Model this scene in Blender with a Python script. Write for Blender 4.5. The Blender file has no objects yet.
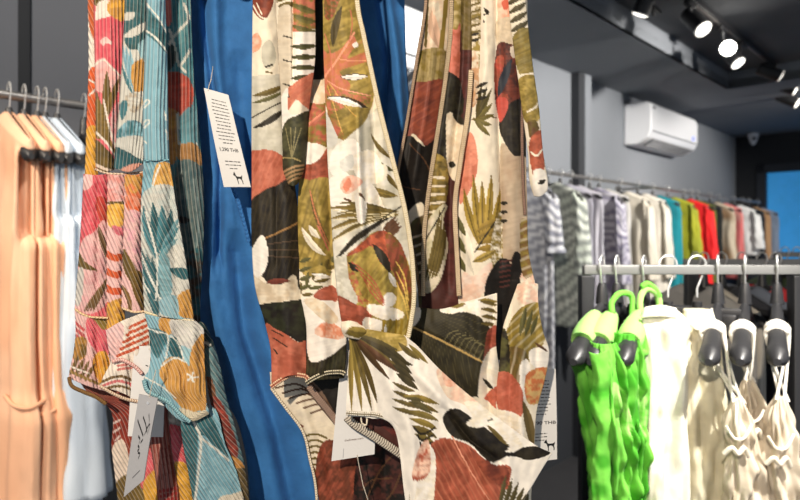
import bpy, bmesh, math, random
import numpy as np
from mathutils import Vector
random.seed(4); rng = np.random.RandomState(7)
SC = bpy.context.scene; COL = SC.collection
EYE = 1.5
# ------------------------------------------------------------------ helpers
def at(px, py, D):                       # a point D metres in front of the camera
    return np.array([D*(px-400)/600.0, D, EYE + D*(235-py)/600.0])
DV = np.array([math.sin(math.radians(44.3)), math.cos(math.radians(44.3)), 0.0])   # along the long side wall
NV = np.array([-DV[1], DV[0], 0.0])                                               # towards that wall
def W(s, t, z): return DV*s + NV*t + np.array([0, 0, z])
def s_of(px, t):
    r = (px-400)/600.0
    Y = t/(NV[0]*r + NV[1]); return (DV[0]*r + DV[1])*Y
def lin(c):
    c = np.array(c, float)/255.0
    return np.where(c <= 0.04045, c/12.92, ((c+0.055)/1.055)**2.4)

# ------------------------------------------------------------------ materials
def mat(name, col, rough=0.6, metal=0.0, bump=0.0, bscale=200.0, emit=None, es=0.0, var=0.0):
    m = bpy.data.materials.new(name); m.use_nodes = True
    nt = m.node_tree; b = nt.nodes['Principled BSDF']
    c = list(lin(col)) + [1]
    b.inputs['Base Color'].default_value = c
    b.inputs['Roughness'].default_value = rough; b.inputs['Metallic'].default_value = metal
    tc = nt.nodes.new('ShaderNodeTexCoord')
    if var > 0:
        n = nt.nodes.new('ShaderNodeTexNoise'); n.inputs['Scale'].default_value = 9
        r = nt.nodes.new('ShaderNodeMapRange'); r.inputs['To Min'].default_value = 1-var; r.inputs['To Max'].default_value = 1+var
        mx = nt.nodes.new('ShaderNodeMix'); mx.data_type = 'RGBA'; mx.blend_type = 'MULTIPLY'; mx.inputs[0].default_value = 1
        mx.inputs[6].default_value = c
        nt.links.new(tc.outputs['Object'], n.inputs['Vector']); nt.links.new(n.outputs['Fac'], r.inputs['Value'])
        nt.links.new(r.outputs['Result'], mx.inputs[7]); nt.links.new(mx.outputs[2], b.inputs['Base Color'])
    if bump > 0:
        n2 = nt.nodes.new('ShaderNodeTexNoise'); n2.inputs['Scale'].default_value = bscale; n2.inputs['Detail'].default_value = 3
        bp = nt.nodes.new('ShaderNodeBump'); bp.inputs['Strength'].default_value = bump; bp.inputs['Distance'].default_value = 0.004
        nt.links.new(tc.outputs['Object'], n2.inputs['Vector']); nt.links.new(n2.outputs['Fac'], bp.inputs['Height'])
        nt.links.new(bp.outputs['Normal'], b.inputs['Normal'])
    if emit is not None:
        b.inputs['Emission Color'].default_value = list(lin(emit)) + [1]; b.inputs['Emission Strength'].default_value = es
    return m
def cloth_mat(name, ribs=0.0, rough=0.7, bump=0.25, sheen=0.05, rib_angle=0.0, trans=0.0):
    """woven cloth whose dye print is stored in the 'Print' attribute of the fabric; optional plisse ribs along V"""
    m = bpy.data.materials.new(name); m.use_nodes = True
    nt = m.node_tree; b = nt.nodes['Principled BSDF']
    a = nt.nodes.new('ShaderNodeAttribute'); a.attribute_name = 'Print'
    b.inputs['Roughness'].default_value = rough
    b.inputs['Specular IOR Level'].default_value = 0.3
    b.inputs['Sheen Weight'].default_value = sheen; b.inputs['Sheen Roughness'].default_value = 0.5
    uv = nt.nodes.new('ShaderNodeUVMap'); uv.uv_map = 'UVMap'
    n = nt.nodes.new('ShaderNodeTexNoise'); n.inputs['Scale'].default_value = 0.35; n.inputs['Detail'].default_value = 4
    bp = nt.nodes.new('ShaderNodeBump'); bp.inputs['Strength'].default_value = bump; bp.inputs['Distance'].default_value = 0.001
    nt.links.new(uv.outputs['UV'], n.inputs['Vector']); nt.links.new(n.outputs['Fac'], bp.inputs['Height'])
    out = bp
    nt.links.new(a.outputs['Color'], b.inputs['Base Color'])
    if ribs > 0:
        mp = nt.nodes.new('ShaderNodeMapping'); mp.inputs['Rotation'].default_value = (0, 0, rib_angle)
        w = nt.nodes.new('ShaderNodeTexWave'); w.wave_type = 'BANDS'; w.bands_direction = 'X'; w.wave_profile = 'SIN'
        w.inputs['Scale'].default_value = 2*math.pi/20.0/ribs; w.inputs['Distortion'].default_value = 0.3; w.inputs['Detail'].default_value = 0
        b2 = nt.nodes.new('ShaderNodeBump'); b2.inputs['Strength'].default_value = 0.8; b2.inputs['Distance'].default_value = 0.0012
        nt.links.new(uv.outputs['UV'], mp.inputs['Vector']); nt.links.new(mp.outputs['Vector'], w.inputs['Vector'])
        nt.links.new(w.outputs['Fac'], b2.inputs['Height']); nt.links.new(bp.outputs['Normal'], b2.inputs['Normal']); out = b2
        # the crests of the ribs are mixed a little towards pale cream
        mx = nt.nodes.new('ShaderNodeMix'); mx.data_type = 'RGBA'; mx.inputs[7].default_value = list(lin((236, 222, 205))) + [1]
        mr = nt.nodes.new('ShaderNodeMapRange'); mr.inputs['From Min'].default_value = 0.8; mr.inputs['To Max'].default_value = 0.22
        nt.links.new(w.outputs['Fac'], mr.inputs['Value']); nt.links.new(mr.outputs['Result'], mx.inputs[0])
        nt.links.new(a.outputs['Color'], mx.inputs[6]); nt.links.new(mx.outputs[2], b.inputs['Base Color'])
    nt.links.new(out.outputs['Normal'], b.inputs['Normal'])
    if trans > 0:
        tr = nt.nodes.new('ShaderNodeBsdfTranslucent'); ms = nt.nodes.new('ShaderNodeMixShader'); ms.inputs[0].default_value = trans
        nt.links.new(a.outputs['Color'], tr.inputs['Color'])
        o = nt.nodes['Material Output']
        nt.links.new(b.outputs[0], ms.inputs[1]); nt.links.new(tr.outputs[0], ms.inputs[2]); nt.links.new(ms.outputs[0], o.inputs['Surface'])
    return m
M = {}
M['print'] = cloth_mat('printed_satin', rough=0.62, bump=0.2, sheen=0.0)
M['rib'] = cloth_mat('ribbed_print', ribs=3.6, rough=0.8)
M['rib_slant'] = cloth_mat('ribbed_print_slanted', ribs=3.6, rough=0.8, rib_angle=math.radians(24))
M['cotton'] = cloth_mat('plain_cotton', rough=0.8, bump=0.35)
M['linen'] = cloth_mat('crinkled_linen', rough=0.85, bump=0.5)
M['sheer'] = cloth_mat('light_summer_cloth', rough=0.8, bump=0.3, trans=0.25)
M['black'] = mat('black_plastic', (40, 40, 42), 0.42, bump=0.05)
M['blackmatte'] = mat('black_powder_coat', (30, 30, 32), 0.5, bump=0.1)
M['chrome'] = mat('polished_steel', (232, 232, 230), 0.3, 0.6)
M['railmetal'] = mat('brushed_dark_steel', (118, 116, 114), 0.35, 0.45, bump=0.05)
M['railgrey'] = mat('grey_coated_tube', (128, 128, 126), 0.4, 0.2, bump=0.05)
M['wall'] = mat('grey_wall_paint', (126, 130, 136), 0.85, bump=0.1, bscale=60, var=0.03)
M['walldark'] = mat('charcoal_wall_board', (116, 117, 121), 0.8, bump=0.1, bscale=60, var=0.04)
M['wallblack'] = mat('black_wall_paint', (34, 36, 40), 0.7, bump=0.1, bscale=60, var=0.05)
M['lowwall'] = mat('dark_grey_wall', (50, 52, 56), 0.7, bump=0.1, bscale=60, var=0.05)
M['ceil'] = mat('grey_ceiling_paint', (120, 124, 130), 0.85, bump=0.08, bscale=60, var=0.03)
M['tray'] = mat('dark_grey_ceiling_paint', (84, 86, 90), 0.85, bump=0.08, bscale=60, var=0.03)
M['floor'] = mat('dark_concrete', (58, 58, 60), 0.45, bump=0.1, bscale=30, var=0.12)
M['white'] = mat('white_plastic', (228, 229, 232), 0.4, bump=0.03)
M['louvre'] = mat('grey_plastic_louvre', (90, 92, 95), 0.5, bump=0.05)
M['led'] = mat('blue_led', (90, 110, 230), 0.4, emit=(90, 110, 255), es=1.2, bump=0.02)
M['lens'] = mat('lit_lamp_lens', (255, 250, 240), 0.3, emit=(255, 248, 235), es=3.0, bump=0.02)
M['lenshot'] = mat('bright_lamp_lens', (255, 250, 240), 0.3, emit=(255, 250, 240), es=40.0, bump=0.02)
M['card'] = mat('white_card', (226, 224, 220), 0.7, bump=0.08, bscale=300)
M['greycard'] = mat('grey_card', (168, 168, 170), 0.6, bump=0.08, bscale=300)
M['ink'] = mat('black_ink', (20, 20, 22), 0.6, bump=0.02)
M['browninc'] = mat('brown_ink', (96, 66, 50), 0.6, bump=0.02)
M['thread'] = mat('pale_thread', (214, 204, 186), 0.8, bump=0.2, bscale=800)
M['bluesky'] = mat('daylit_street', (70, 150, 205), 0.4, emit=(50, 140, 205), es=0.55, var=0.3)
M['frame'] = mat('dark_window_frame', (44, 48, 56), 0.5, bump=0.05)

# ------------------------------------------------------------------ objects
def tag(o, label=None, cat=None, group=None, kind=None):
    if label: o['label'] = label
    if cat: o['category'] = cat
    if group: o['group'] = group
    if kind: o['kind'] = kind
    return o
def empty(name, loc, label, cat, group=None):
    o = bpy.data.objects.new(name, None); o.location = Vector([float(v) for v in loc]); o.empty_display_size = 0.05
    COL.objects.link(o); return tag(o, label, cat, group)
def root_of(o):
    p = Vector((0, 0, 0))
    while o is not None: p = p + o.location; o = o.parent
    return np.array(p)
def mesh_obj(name, V, F, m, parent=None, smooth=True):
    V = np.asarray(V, float)
    if parent is not None: V = V - root_of(parent)
    me = bpy.data.meshes.new(name); me.from_pydata([tuple(v) for v in V], [], [tuple(f) for f in F]); me.update()
    if smooth: me.polygons.foreach_set('use_smooth', [True]*len(me.polygons))
    me.materials.append(m)
    o = bpy.data.objects.new(name, me); COL.objects.link(o); o.parent = parent
    return o
class MB:
    """collects vertices and faces of one mesh"""
    def __init__(s): s.V = []; s.F = []
    def add(s, V, F):
        k = len(s.V); s.V += [tuple(v) for v in V]; s.F += [tuple(i+k for i in f) for f in F]; return s
    def box(s, c, ax, ay, az, hx, hy, hz, bev=0.0):
        c = np.array(c, float); ax, ay, az = [np.array(q, float) for q in (ax, ay, az)]
        bm = bmesh.new(); bmesh.ops.create_cube(bm, size=2)
        for v in bm.verts: v.co = Vector((v.co.x*hx, v.co.y*hy, v.co.z*hz))
        if bev > 0: bmesh.ops.bevel(bm, geom=list(bm.edges), offset=bev, segments=3, affect='EDGES', profile=0.5)
        bm.verts.index_update()
        s.add([c+ax*v.co.x+ay*v.co.y+az*v.co.z for v in bm.verts], [[v.index for v in f.verts] for f in bm.faces]); bm.free(); return s
    def tube(s, pts, r, n=10, caps=True, flat=None):
        pts = [np.array(p, float) for p in pts]; rs = r if isinstance(r, (list, tuple, np.ndarray)) else [r]*len(pts)
        V = []; F = []; ref = None
        for i, p in enumerate(pts):
            t = pts[min(i+1, len(pts)-1)] - pts[max(i-1, 0)]; t = t/ (np.linalg.norm(t)+1e-12)
            if ref is None: ref = np.array([0, 0, 1.0]) if abs(t[2]) < 0.9 else np.array([1.0, 0, 0])
            b = np.cross(t, ref); b /= np.linalg.norm(b)+1e-12; ref2 = np.cross(b, t); ref = ref2
            for k in range(n):
                a = 2*math.pi*k/n; V.append(p + rs[i]*(math.cos(a)*ref2 + math.sin(a)*b))
        for i in range(len(pts)-1):
            for k in range(n): F.append((i*n+k, i*n+(k+1) % n, (i+1)*n+(k+1) % n, (i+1)*n+k))
        if caps: F.append(tuple(range(n-1, -1, -1))); F.append(tuple((len(pts)-1)*n+k for k in range(n)))
        return s.add(V, F)
    def build(s, name, m, parent=None, smooth=True): 
        o = mesh_obj(name, s.V, s.F, m, parent, smooth)
        if smooth and len(s.F) < 4000: 
            try:
                o.data.set_sharp_from_angle(angle=math.radians(40))
            except Exception: pass
        return o
X, Y, Z = np.eye(3)

# ------------------------------------------------------------------ prints (dye patterns, defined in millimetres on the cloth)
_T = np.random.RandomState(11).rand(64, 64)
def noise(x, y, sc):
    x = x/sc; y = y/sc; xi = np.floor(x).astype(int); yi = np.floor(y).astype(int); fx = x-xi; fy = y-yi
    fx = fx*fx*(3-2*fx); fy = fy*fy*(3-2*fy)
    g = lambda a, b: _T[a % 64, b % 64]
    return (g(xi, yi)*(1-fx)+g(xi+1, yi)*fx)*(1-fy) + (g(xi, yi+1)*(1-fx)+g(xi+1, yi+1)*fx)*fy
def smooth_poly(p, closed=True, n=6):
    p = np.array(p, float); N = len(p); out = []
    for i in range(N if closed else N-1):
        a, b, c, d = p[(i-1) % N], p[i], p[(i+1) % N], p[(i+2) % N]
        if not closed:
            if i == 0: a = b
            if i == N-2: d = c
        for k in range(n):
            t = k/n
            out.append(0.5*((2*b)+(-a+c)*t+(2*a-5*b+4*c-d)*t*t+(-a+3*b-3*c+d)*t**3))
    if not closed: out.append(p[-1])
    return np.array(out)
def inside(x, y, P):
    r = np.zeros(x.shape, bool); x2, y2 = P[-1]
    for x1, y1 in P:
        c = ((y1 > y) != (y2 > y)); 
        if y1 != y2: r ^= c & (x < (x2-x1)*(y-y1)/(y2-y1)+x1)
        x2, y2 = x1, y1
    return r
def poly(pts, col, col2=None, sm=True, sc=6, a=1.0, vein=None, va=0.0, vs=4.0):
    return ('poly', pts, col, col2, sm, sc, a, vein, va, vs)
def leaf(p0, p1, w, col, bend=0.0, vein=None, nv=0, mid=0.6, col2=None, fat=0.85, sweep=0.6, tip=1.0):
    return ('leaf', p0, p1, w, col, bend, vein, nv, mid, col2, fat, sweep, tip)
def line(pts, w, col): return ('line', pts, w, col)
def frond(p0, p1, n, ln, w, col, ang=38, bend=0.0, sides=(1, -1), col2=None, stem=None, t0=0.05, grow=0.5):
    p0 = np.array(p0, float); p1 = np.array(p1, float); d = p1-p0; L = np.hypot(*d); u = d/L; nn = np.array([-u[1], u[0]])
    out = []
    for k in range(n):
        t = t0+(1-t0)*k/max(1, n-1); c = p0+d*t+nn*bend*math.sin(math.pi*t)
        l = ln*(1-grow*abs(2*t-0.7))
        for s in sides:
            a = math.radians(ang*(1-0.45*t))*s
            q = np.array([u[0]*math.cos(a)-u[1]*math.sin(a), u[0]*math.sin(a)+u[1]*math.cos(a)])
            out.append(leaf(tuple(c), tuple(c+q*l), w, col if (k+s) % 2 else (col2 or col), bend=0.06*l*s, mid=0))
    m = p0+d*0.5+nn*bend
    if stem: out.append(line([tuple(p0), tuple(m), tuple(p1)], 0.9, stem))
    return out
def flat(l):
    o = []
    for q in l:
        if isinstance(q, list): o += flat(q)
        else: o.append(q)
    return o
def paint(x, y, base, shapes, base2=None, sc=14):
    sh = x.shape; x = x.ravel(); y = y.ravel()
    C = np.tile(lin(base), (len(x), 1))
    if base2 is not None:
        k = np.clip((noise(x, y, sc)-0.35)*2.5, 0, 1)[:, None]; C = C*(1-k)+lin(base2)*k
    for s in flat(shapes):
        if s[0] == 'poly':
            _, pts, col, col2, sm, sc_, a, vein, va, vs = s
            P = smooth_poly(pts) if sm else np.array(pts, float)
            b = (x >= P[:, 0].min()) & (x <= P[:, 0].max()) & (y >= P[:, 1].min()) & (y <= P[:, 1].max())
            ix = np.nonzero(b)[0]
            if not len(ix): continue
            ix = ix[inside(x[ix], y[ix], P)]
            c = np.tile(lin(col), (len(ix), 1))
            if col2 is not None:
                k = np.clip((0.6*noise(x[ix]+31, y[ix]+7, sc_)+0.4*noise(x[ix]+9, y[ix]+77, sc_/2.7)-0.36)*3.4, 0, 1)[:, None]; c = c*(1-k)+lin(col2)*k
            if vein is not None:
                ph = x[ix]*math.cos(va)+y[ix]*math.sin(va)+2.0*noise(x[ix], y[ix], 12)
                k = (np.clip(np.cos(2*math.pi*ph/vs)-0.35, 0, 1)/0.65)[:, None]*0.42; c = c*(1-k)+lin(vein)*k
            an = va if vein is not None else (hash((round(P[0, 0]), round(P[0, 1]))) % 100)/100*1.2+0.9
            q1 = x[ix]*math.cos(an)+y[ix]*math.sin(an); q2 = -x[ix]*math.sin(an)+y[ix]*math.cos(an)
            amp_ = 0.42 if lin(col).max() < 0.45 else 0.14
            c = c*(1+amp_*(noise(q1*1.0, q2*0.12, 1.5)-0.5)+amp_*0.8*(noise(x[ix]+5, y[ix]+3, 13)-0.5))[:, None]
            C[ix] = C[ix]*(1-a)+c*a
        elif s[0] == 'leaf':
            _, p0, p1, w, col, bend, vein, nv, mid, col2, fat, sweep, tip = s
            p0 = np.array(p0, float); p1 = np.array(p1, float); d = p1-p0; L = np.hypot(*d)+1e-6; nn = np.array([-d[1], d[0]])/L
            pc = (p0+p1)/2+nn*bend*2
            t = np.linspace(0, 1, 28)[:, None]; B = (1-t)**2*p0+2*t*(1-t)*pc+t*t*p1
            T = 2*(1-t)*(pc-p0)+2*t*(p1-pc); T /= np.hypot(T[:, 0], T[:, 1])[:, None]+1e-9
            lo = B.min(0)-w; hi = B.max(0)+w
            ix = np.nonzero((x >= lo[0]) & (x <= hi[0]) & (y >= lo[1]) & (y <= hi[1]))[0]
            if not len(ix): continue
            dx = x[ix][:, None]-B[:, 0]; dy = y[ix][:, None]-B[:, 1]; d2 = dx*dx+dy*dy; j = d2.argmin(1)
            tt = j/27.0; r = np.arange(len(ix)); sd = dx[r, j]*-T[j, 1]+dy[r, j]*T[j, 0]
            along = dx[r, j]*T[j, 0]+dy[r, j]*T[j, 1]; tc = tt+along/L
            wt = w*np.sin(math.pi*np.clip(tt, 0.0, 1)**tip)**fat
            ins = (np.abs(sd) < wt) & (np.abs(along) < L/20)
            ix = ix[ins]; sd = sd[ins]; tc = tc[ins]
            c = np.tile(lin(col), (len(ix), 1))
            if col2 is not None:
                k = np.clip((noise(x[ix], y[ix], 9)-0.3)*2.4, 0, 1)[:, None]; c = c*(1-k)+lin(col2)*k
            if w < 7: c = c*np.where(sd > 0, 0.84, 1.12)[:, None]*(1.0+0.25*(np.abs(sd)/max(w, .1)-0.5))[:, None]
            if vein is not None and nv > 0:
                ph = tc*nv-sweep*np.abs(sd)/max(w, 1)*nv*0.35
                k = (np.clip(np.cos(2*math.pi*ph)-0.72, 0, 1)/0.28)[:, None]*0.55; c = c*(1-k)+lin(vein)*k
            if vein is not None and mid > 0: c[np.abs(sd) < mid] = lin(vein)
            C[ix] = c
        else:
            _, pts, w, col = s
            B = smooth_poly(pts, False, 10) if len(pts) > 2 else np.array(pts, float)
            c = lin(col)
            for a, b in zip(B[:-1], B[1:]):
                lo = np.minimum(a, b)-w; hi = np.maximum(a, b)+w
                ix = np.nonzero((x >= lo[0]) & (x <= hi[0]) & (y >= lo[1]) & (y <= hi[1]))[0]
                if not len(ix): continue
                d = b-a; L2 = d@d+1e-9; q = np.clip(((x[ix]-a[0])*d[0]+(y[ix]-a[1])*d[1])/L2, 0, 1)
                ds = np.hypot(x[ix]-a[0]-q*d[0], y[ix]-a[1]-q*d[1]); C[ix[ds < w]] = c
    return C.reshape(sh+(3,))*(1+0.10*(noise(x, y, 3.1)-0.5)+0.10*(noise(x+50, y, 9)-0.5)).reshape(sh+(1,))

# ------------------------------------------------------------------ draped cloth
def herm(k, v, t):
    """cubic Hermite through knots k with values v (first axis), monotone-ish tangents"""
    k = np.array(k, float); v = np.array(v, float); n = len(k)
    if n == 2:
        f = (t-k[0])/(k[1]-k[0]); f = f.reshape((-1,)+(1,)*(v.ndim-1)); return v[0]*(1-f)+v[1]*f
    dl = (v[1:]-v[:-1])/(k[1:]-k[:-1]).reshape((-1,)+(1,)*(v.ndim-1))
    m = np.zeros_like(v); m[0] = dl[0]; m[-1] = dl[-1]
    h = (k[1:]-k[:-1]).reshape((-1,)+(1,)*(v.ndim-1))
    m[1:-1] = (dl[:-1]*h[1:]+dl[1:]*h[:-1])/(h[1:]+h[:-1])
    m[1:-1] = np.where(dl[:-1]*dl[1:] < 0, m[1:-1]*0.35, m[1:-1])
    i = np.clip(np.searchsorted(k, t, side='right')-1, 0, n-2)
    sh = (-1,)+(1,)*(v.ndim-1); H = (k[i+1]-k[i]).reshape(sh); f = ((t-k[i])/(k[i+1]-k[i])).reshape(sh)
    return (2*f**3-3*f**2+1)*v[i]+(f**3-2*f**2+f)*H*m[i]+(-2*f**3+3*f**2)*v[i+1]+(f**3-f**2)*H*m[i+1]
RAILD = 0.615
def set_print(me, C, U=None):
    n = len(me.vertices)
    at_ = me.color_attributes.new('Print', 'FLOAT_COLOR', 'POINT')
    c = np.ones((n, 4), np.float32); c[:, :3] = np.clip(C, 0, 1); at_.data.foreach_set('color', c.ravel())
    if U is not None:
        uv = me.uv_layers.new(name='UVMap'); li = np.zeros(len(me.loops), np.int32); me.loops.foreach_get('vertex_index', li)
        uv.data.foreach_set('uv', U[li].astype(np.float32).ravel())
def grid_faces(nv, nu):
    i = np.arange(nv-1)[:, None]*nu; j = np.arange(nu-1)[None, :]; a = (i+j).ravel()
    return np.stack([a, a+nu, a+nu+1, a+1], 1)
def fast_mesh(name, V, F):
    me = bpy.data.meshes.new(name); me.vertices.add(len(V)); me.vertices.foreach_set('co', np.asarray(V, np.float32).ravel())
    k = F.shape[1]; me.loops.add(F.size); me.loops.foreach_set('vertex_index', F.astype(np.int32).ravel())
    me.polygons.add(len(F)); me.polygons.foreach_set('loop_start', np.arange(0, F.size, k, dtype=np.int32))
    me.polygons.foreach_set('loop_total', np.full(len(F), k, np.int32)); me.polygons.foreach_set('use_smooth', np.ones(len(F), bool))
    me.update(calc_edges=True); me.validate(); return me
def panel(name, parent, m, rows, D, base=(230, 220, 200), shapes=(), base2=None, bow=0.0, folds=(), wr=0.7, step=1.0, hang=True, thick=0.0011, seed=0, label=None):
    """a draped piece of cloth: rows of (x, y[, mm towards the viewer]) in millimetres on the garment's own plane"""
    R = np.array([[(q[0], q[1], q[2] if len(q) > 2 else 0.0) for q in r] for r in rows], float)
    seg = np.hypot(R[1:, :, 0]-R[:-1, :, 0], R[1:, :, 1]-R[:-1, :, 1]).mean(1); kv = np.concatenate([[0], np.cumsum(seg)])
    wid = np.hypot(R[:, 1:, 0]-R[:, :-1, 0], R[:, 1:, 1]-R[:, :-1, 1]).sum(1).max()
    nv = max(8, int(kv[-1]/step)); nu = max(8, int(wid/step))
    G = herm(kv, R, np.linspace(0, kv[-1], nv))
    G = np.swapaxes(herm(np.linspace(0, 1, R.shape[1]), np.swapaxes(G, 0, 1), np.linspace(0, 1, nu)), 0, 1)
    x, y, dz = G[..., 0], G[..., 1], G[..., 2].copy()
    u = np.linspace(0, 1, nu)[None, :]
    dz = dz+1.35*bow*(1-(2*u-1)**2)
    for pts, w, a in folds:
        p = np.array(pts, float); o = p[:, 1].argsort(); p = p[o]
        xf = np.interp(y, p[:, 1], p[:, 0]); fade = np.clip((y-p[0, 1]+12)/24, 0, 1)*np.clip((p[-1, 1]-y+12)/24, 0, 1)
        dz = dz+1.45*a*fade*np.exp(-((x-xf)/w)**2)
    dz = dz+wr*4*((noise(x*1.0+seed*17, y*0.28+seed*5, 11)-0.5)+0.5*(noise(x+seed*3, y*0.5, 5)-0.5))
    Dm = np.full_like(x, D)
    if hang: 
        f = np.clip((-8-y)/60.0, 0, 1); f = f*f*(3-2*f); Dm = D*(1-f)+(RAILD-0.2*(D-0.62)*-0.1)*f
    Dm = Dm-dz/1000.0
    P = np.stack([Dm*(x-400)/600, Dm, EYE+Dm*(235-y)/600], -1).reshape(-1, 3)
    C = paint(x, y, base, shapes, base2).reshape(-1, 3)
    du = np.concatenate([np.zeros((nv, 1)), np.cumsum(np.hypot(np.diff(x, axis=1), np.diff(y, axis=1)), 1)], 1)
    U = np.stack([du+x[:, :1]*0+ (x.mean(1, keepdims=True)-x[:, :1]*0 - wid/2)*0, np.repeat(np.linspace(0, kv[-1], nv)[:, None], nu, 1)], -1).reshape(-1, 2)
    if parent is not None: P = P-root_of(parent)
    me = fast_mesh(name, P, grid_faces(nv, nu)); set_print(me, C, U); me.materials.append(m)
    o = bpy.data.objects.new(name, me); COL.objects.link(o); o.parent = parent
    if thick > 0:
        s = o.modifiers.new('thickness', 'SOLIDIFY'); s.thickness = thick; s.offset = 0
    if label: o['label'] = label
    return o
def seam(name, parent, pts, D, w=2.2, cols=((226, 214, 190), (70, 58, 46)), pitch=2.6, dz=2.0, label=None, kind='zig'):
    """an overlocked or double-stitched edge: a raised ribbon of thread following pts"""
    B = smooth_poly(pts, False, 14); L = np.concatenate([[0], np.cumsum(np.hypot(*np.diff(B, axis=0).T))])
    n = max(12, int(L[-1]/0.5)); t = np.linspace(0, L[-1], n); px = np.interp(t, L, B[:, 0]); py = np.interp(t, L, B[:, 1])
    tx = np.gradient(px); ty = np.gradient(py); ln = np.hypot(tx, ty)+1e-9; nx, ny = -ty/ln, tx/ln
    w = w*0.72; pitch = pitch*0.72; dz = dz*0.7; K = 9; q = np.linspace(-1, 1, K)
    x = px[:, None]+nx[:, None]*q*w; y = py[:, None]+ny[:, None]*q*w
    if kind == 'zig': on = (np.cos(2*math.pi*(t[:, None]/pitch+np.abs(q)*0.5)) > -0.25)*(np.abs(q) < 0.95)
    else: on = ((np.abs(np.abs(q)-0.7) < 0.28) & (np.cos(2*math.pi*t[:, None]/pitch) > -0.6))
    on = on.astype(float); h = dz*(1-q**2)*0.5+on*0.45
    Dm = D-(h+1.0)/1000
    P = np.stack([Dm*(x-400)/600, Dm, EYE+Dm*(235-y)/600], -1).reshape(-1, 3)
    C = (lin(cols[1])[None, None]*(1-on[..., None])+lin(cols[0])[None, None]*on[..., None]).reshape(-1, 3)
    if parent is not None: P = P-root_of(parent)
    me = fast_mesh(name, P, grid_faces(n, K)); U = np.stack([x.ravel(), y.ravel()], 1); set_print(me, C, U); me.materials.append(M['cotton'])
    o = bpy.data.objects.new(name, me); COL.objects.link(o); o.parent = parent
    s = o.modifiers.new('thickness', 'SOLIDIFY'); s.thickness = 0.0008; s.offset = 0
    if label: o['label'] = label
    return o
# ================================================================== THE SETTING
def struct(name, mb, m, parent=None, label=None, smooth=False):
    o = mb.build(name, m, parent, smooth)
    if parent is None: o['kind'] = 'structure'
    if label: o['label'] = label
    return o
SEND = 7.5; WT = 2.02; CZ = 2.60; TZ = 2.72; S0 = -1.6; TE = 4.95; TT = 1.38; RT = -2.6
def wbox(mb, s0, s1, t0, t1, z0, z1, bev=0.0):
    return mb.box(W((s0+s1)/2, (t0+t1)/2, (z0+z1)/2), DV, NV, Z, (s1-s0)/2, (t1-t0)/2, (z1-z0)/2, bev)
struct('floor', wbox(MB(), S0, SEND+1.2, RT, WT+0.1, -0.1, 0), M['floor'])
struct('wall_side', wbox(MB(), S0, SEND+0.1, WT, WT+0.1, 0, CZ), M['wall'])
struct('trim_1', wbox(MB(), S0, SEND, WT-0.012, WT+0.002, 0, 1.22), M['lowwall'], label='dark lower part of the side wall')  # darker grey band along the lower side wall
# charcoal boards on the near stretch of the side wall with a black gap between them
jx = s_of(25, 1.99)
struct('trim_2', wbox(wbox(MB(), S0, jx-0.018, WT-0.03, WT, 1.22, CZ), jx+0.018, 1.25, WT-0.03, WT, 1.22, CZ), M['walldark'], label='charcoal wall boards behind the peach dresses')
struct('trim_3', wbox(MB(), jx-0.018, jx+0.018, WT-0.012, WT, 0.0, CZ), M['wallblack'], label='black gap between two charcoal wall boards')
# slim duct on the grey wall: dark return and pale face
sa = s_of(575, 2.0)
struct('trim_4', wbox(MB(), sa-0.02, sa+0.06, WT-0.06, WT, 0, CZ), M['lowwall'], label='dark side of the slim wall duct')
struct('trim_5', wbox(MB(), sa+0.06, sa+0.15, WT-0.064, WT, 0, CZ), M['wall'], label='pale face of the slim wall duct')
# far wall: black header and jambs round the street window
T0 = -0.1; 
def t_of(px): # lateral position on the far wall seen at picture column px
    r = (px-400)/600.0
    # point SEND*DV + t*NV ; x/y = r
    return SEND*(DV[0]-r*DV[1])/(r*NV[1]-NV[0])
tw0 = t_of(757); tw1 = t_of(840)
zt = 1.5+(235-167)/600*6.8; zb = 0.5
far = MB(); wbox(far, SEND, SEND+0.1, tw0, WT, 0, CZ); wbox(far, SEND, SEND+0.1, RT, tw0, zt, CZ); wbox(far, SEND, SEND+0.1, RT, tw0, 0, zb)
wbox(far, SEND, SEND+0.1, RT, tw1-1.2, zb, zt)
struct('wall_far', far, M['wallblack'])
wn = struct('window_1', wbox(MB(), SEND+0.05, SEND+0.058, tw1-1.2, tw0, zb, zt), M['bluesky'], label='blue daylight street window in the far wall')
fr = MB()
for (a, b, c, d) in ((tw0-0.09, tw0, zb, zt), (tw1-1.2, tw1-1.12, zb, zt), (tw1-1.2, tw0, zt-0.09, zt), (tw1-1.2, tw0, zb, zb+0.09)): wbox(fr, SEND-0.02, SEND+0.05, a, b, c, d)
struct('window_frame', fr, M['frame'], wn)
# ceiling: low soffit along the side wall and far wall, raised dark tray with tracks
soff = MB(); wbox(soff, S0, SEND+0.1, TT, WT+0.1, CZ, CZ+0.06); wbox(soff, TE, SEND+0.1, RT, TT, CZ, CZ+0.06)
struct('ceiling', soff, M['ceil'])
struct('trim_6', wbox(wbox(MB(), S0, TE, TT, TT+0.02, CZ, TZ), TE, TE+0.02, RT, TT, CZ, TZ), M['ceil'], label='upright edge of the raised ceiling tray')
struct('ceiling_tray', wbox(MB(), S0, TE+0.02, RT, TT+0.02, TZ, TZ+0.06), M['tray'])

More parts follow.
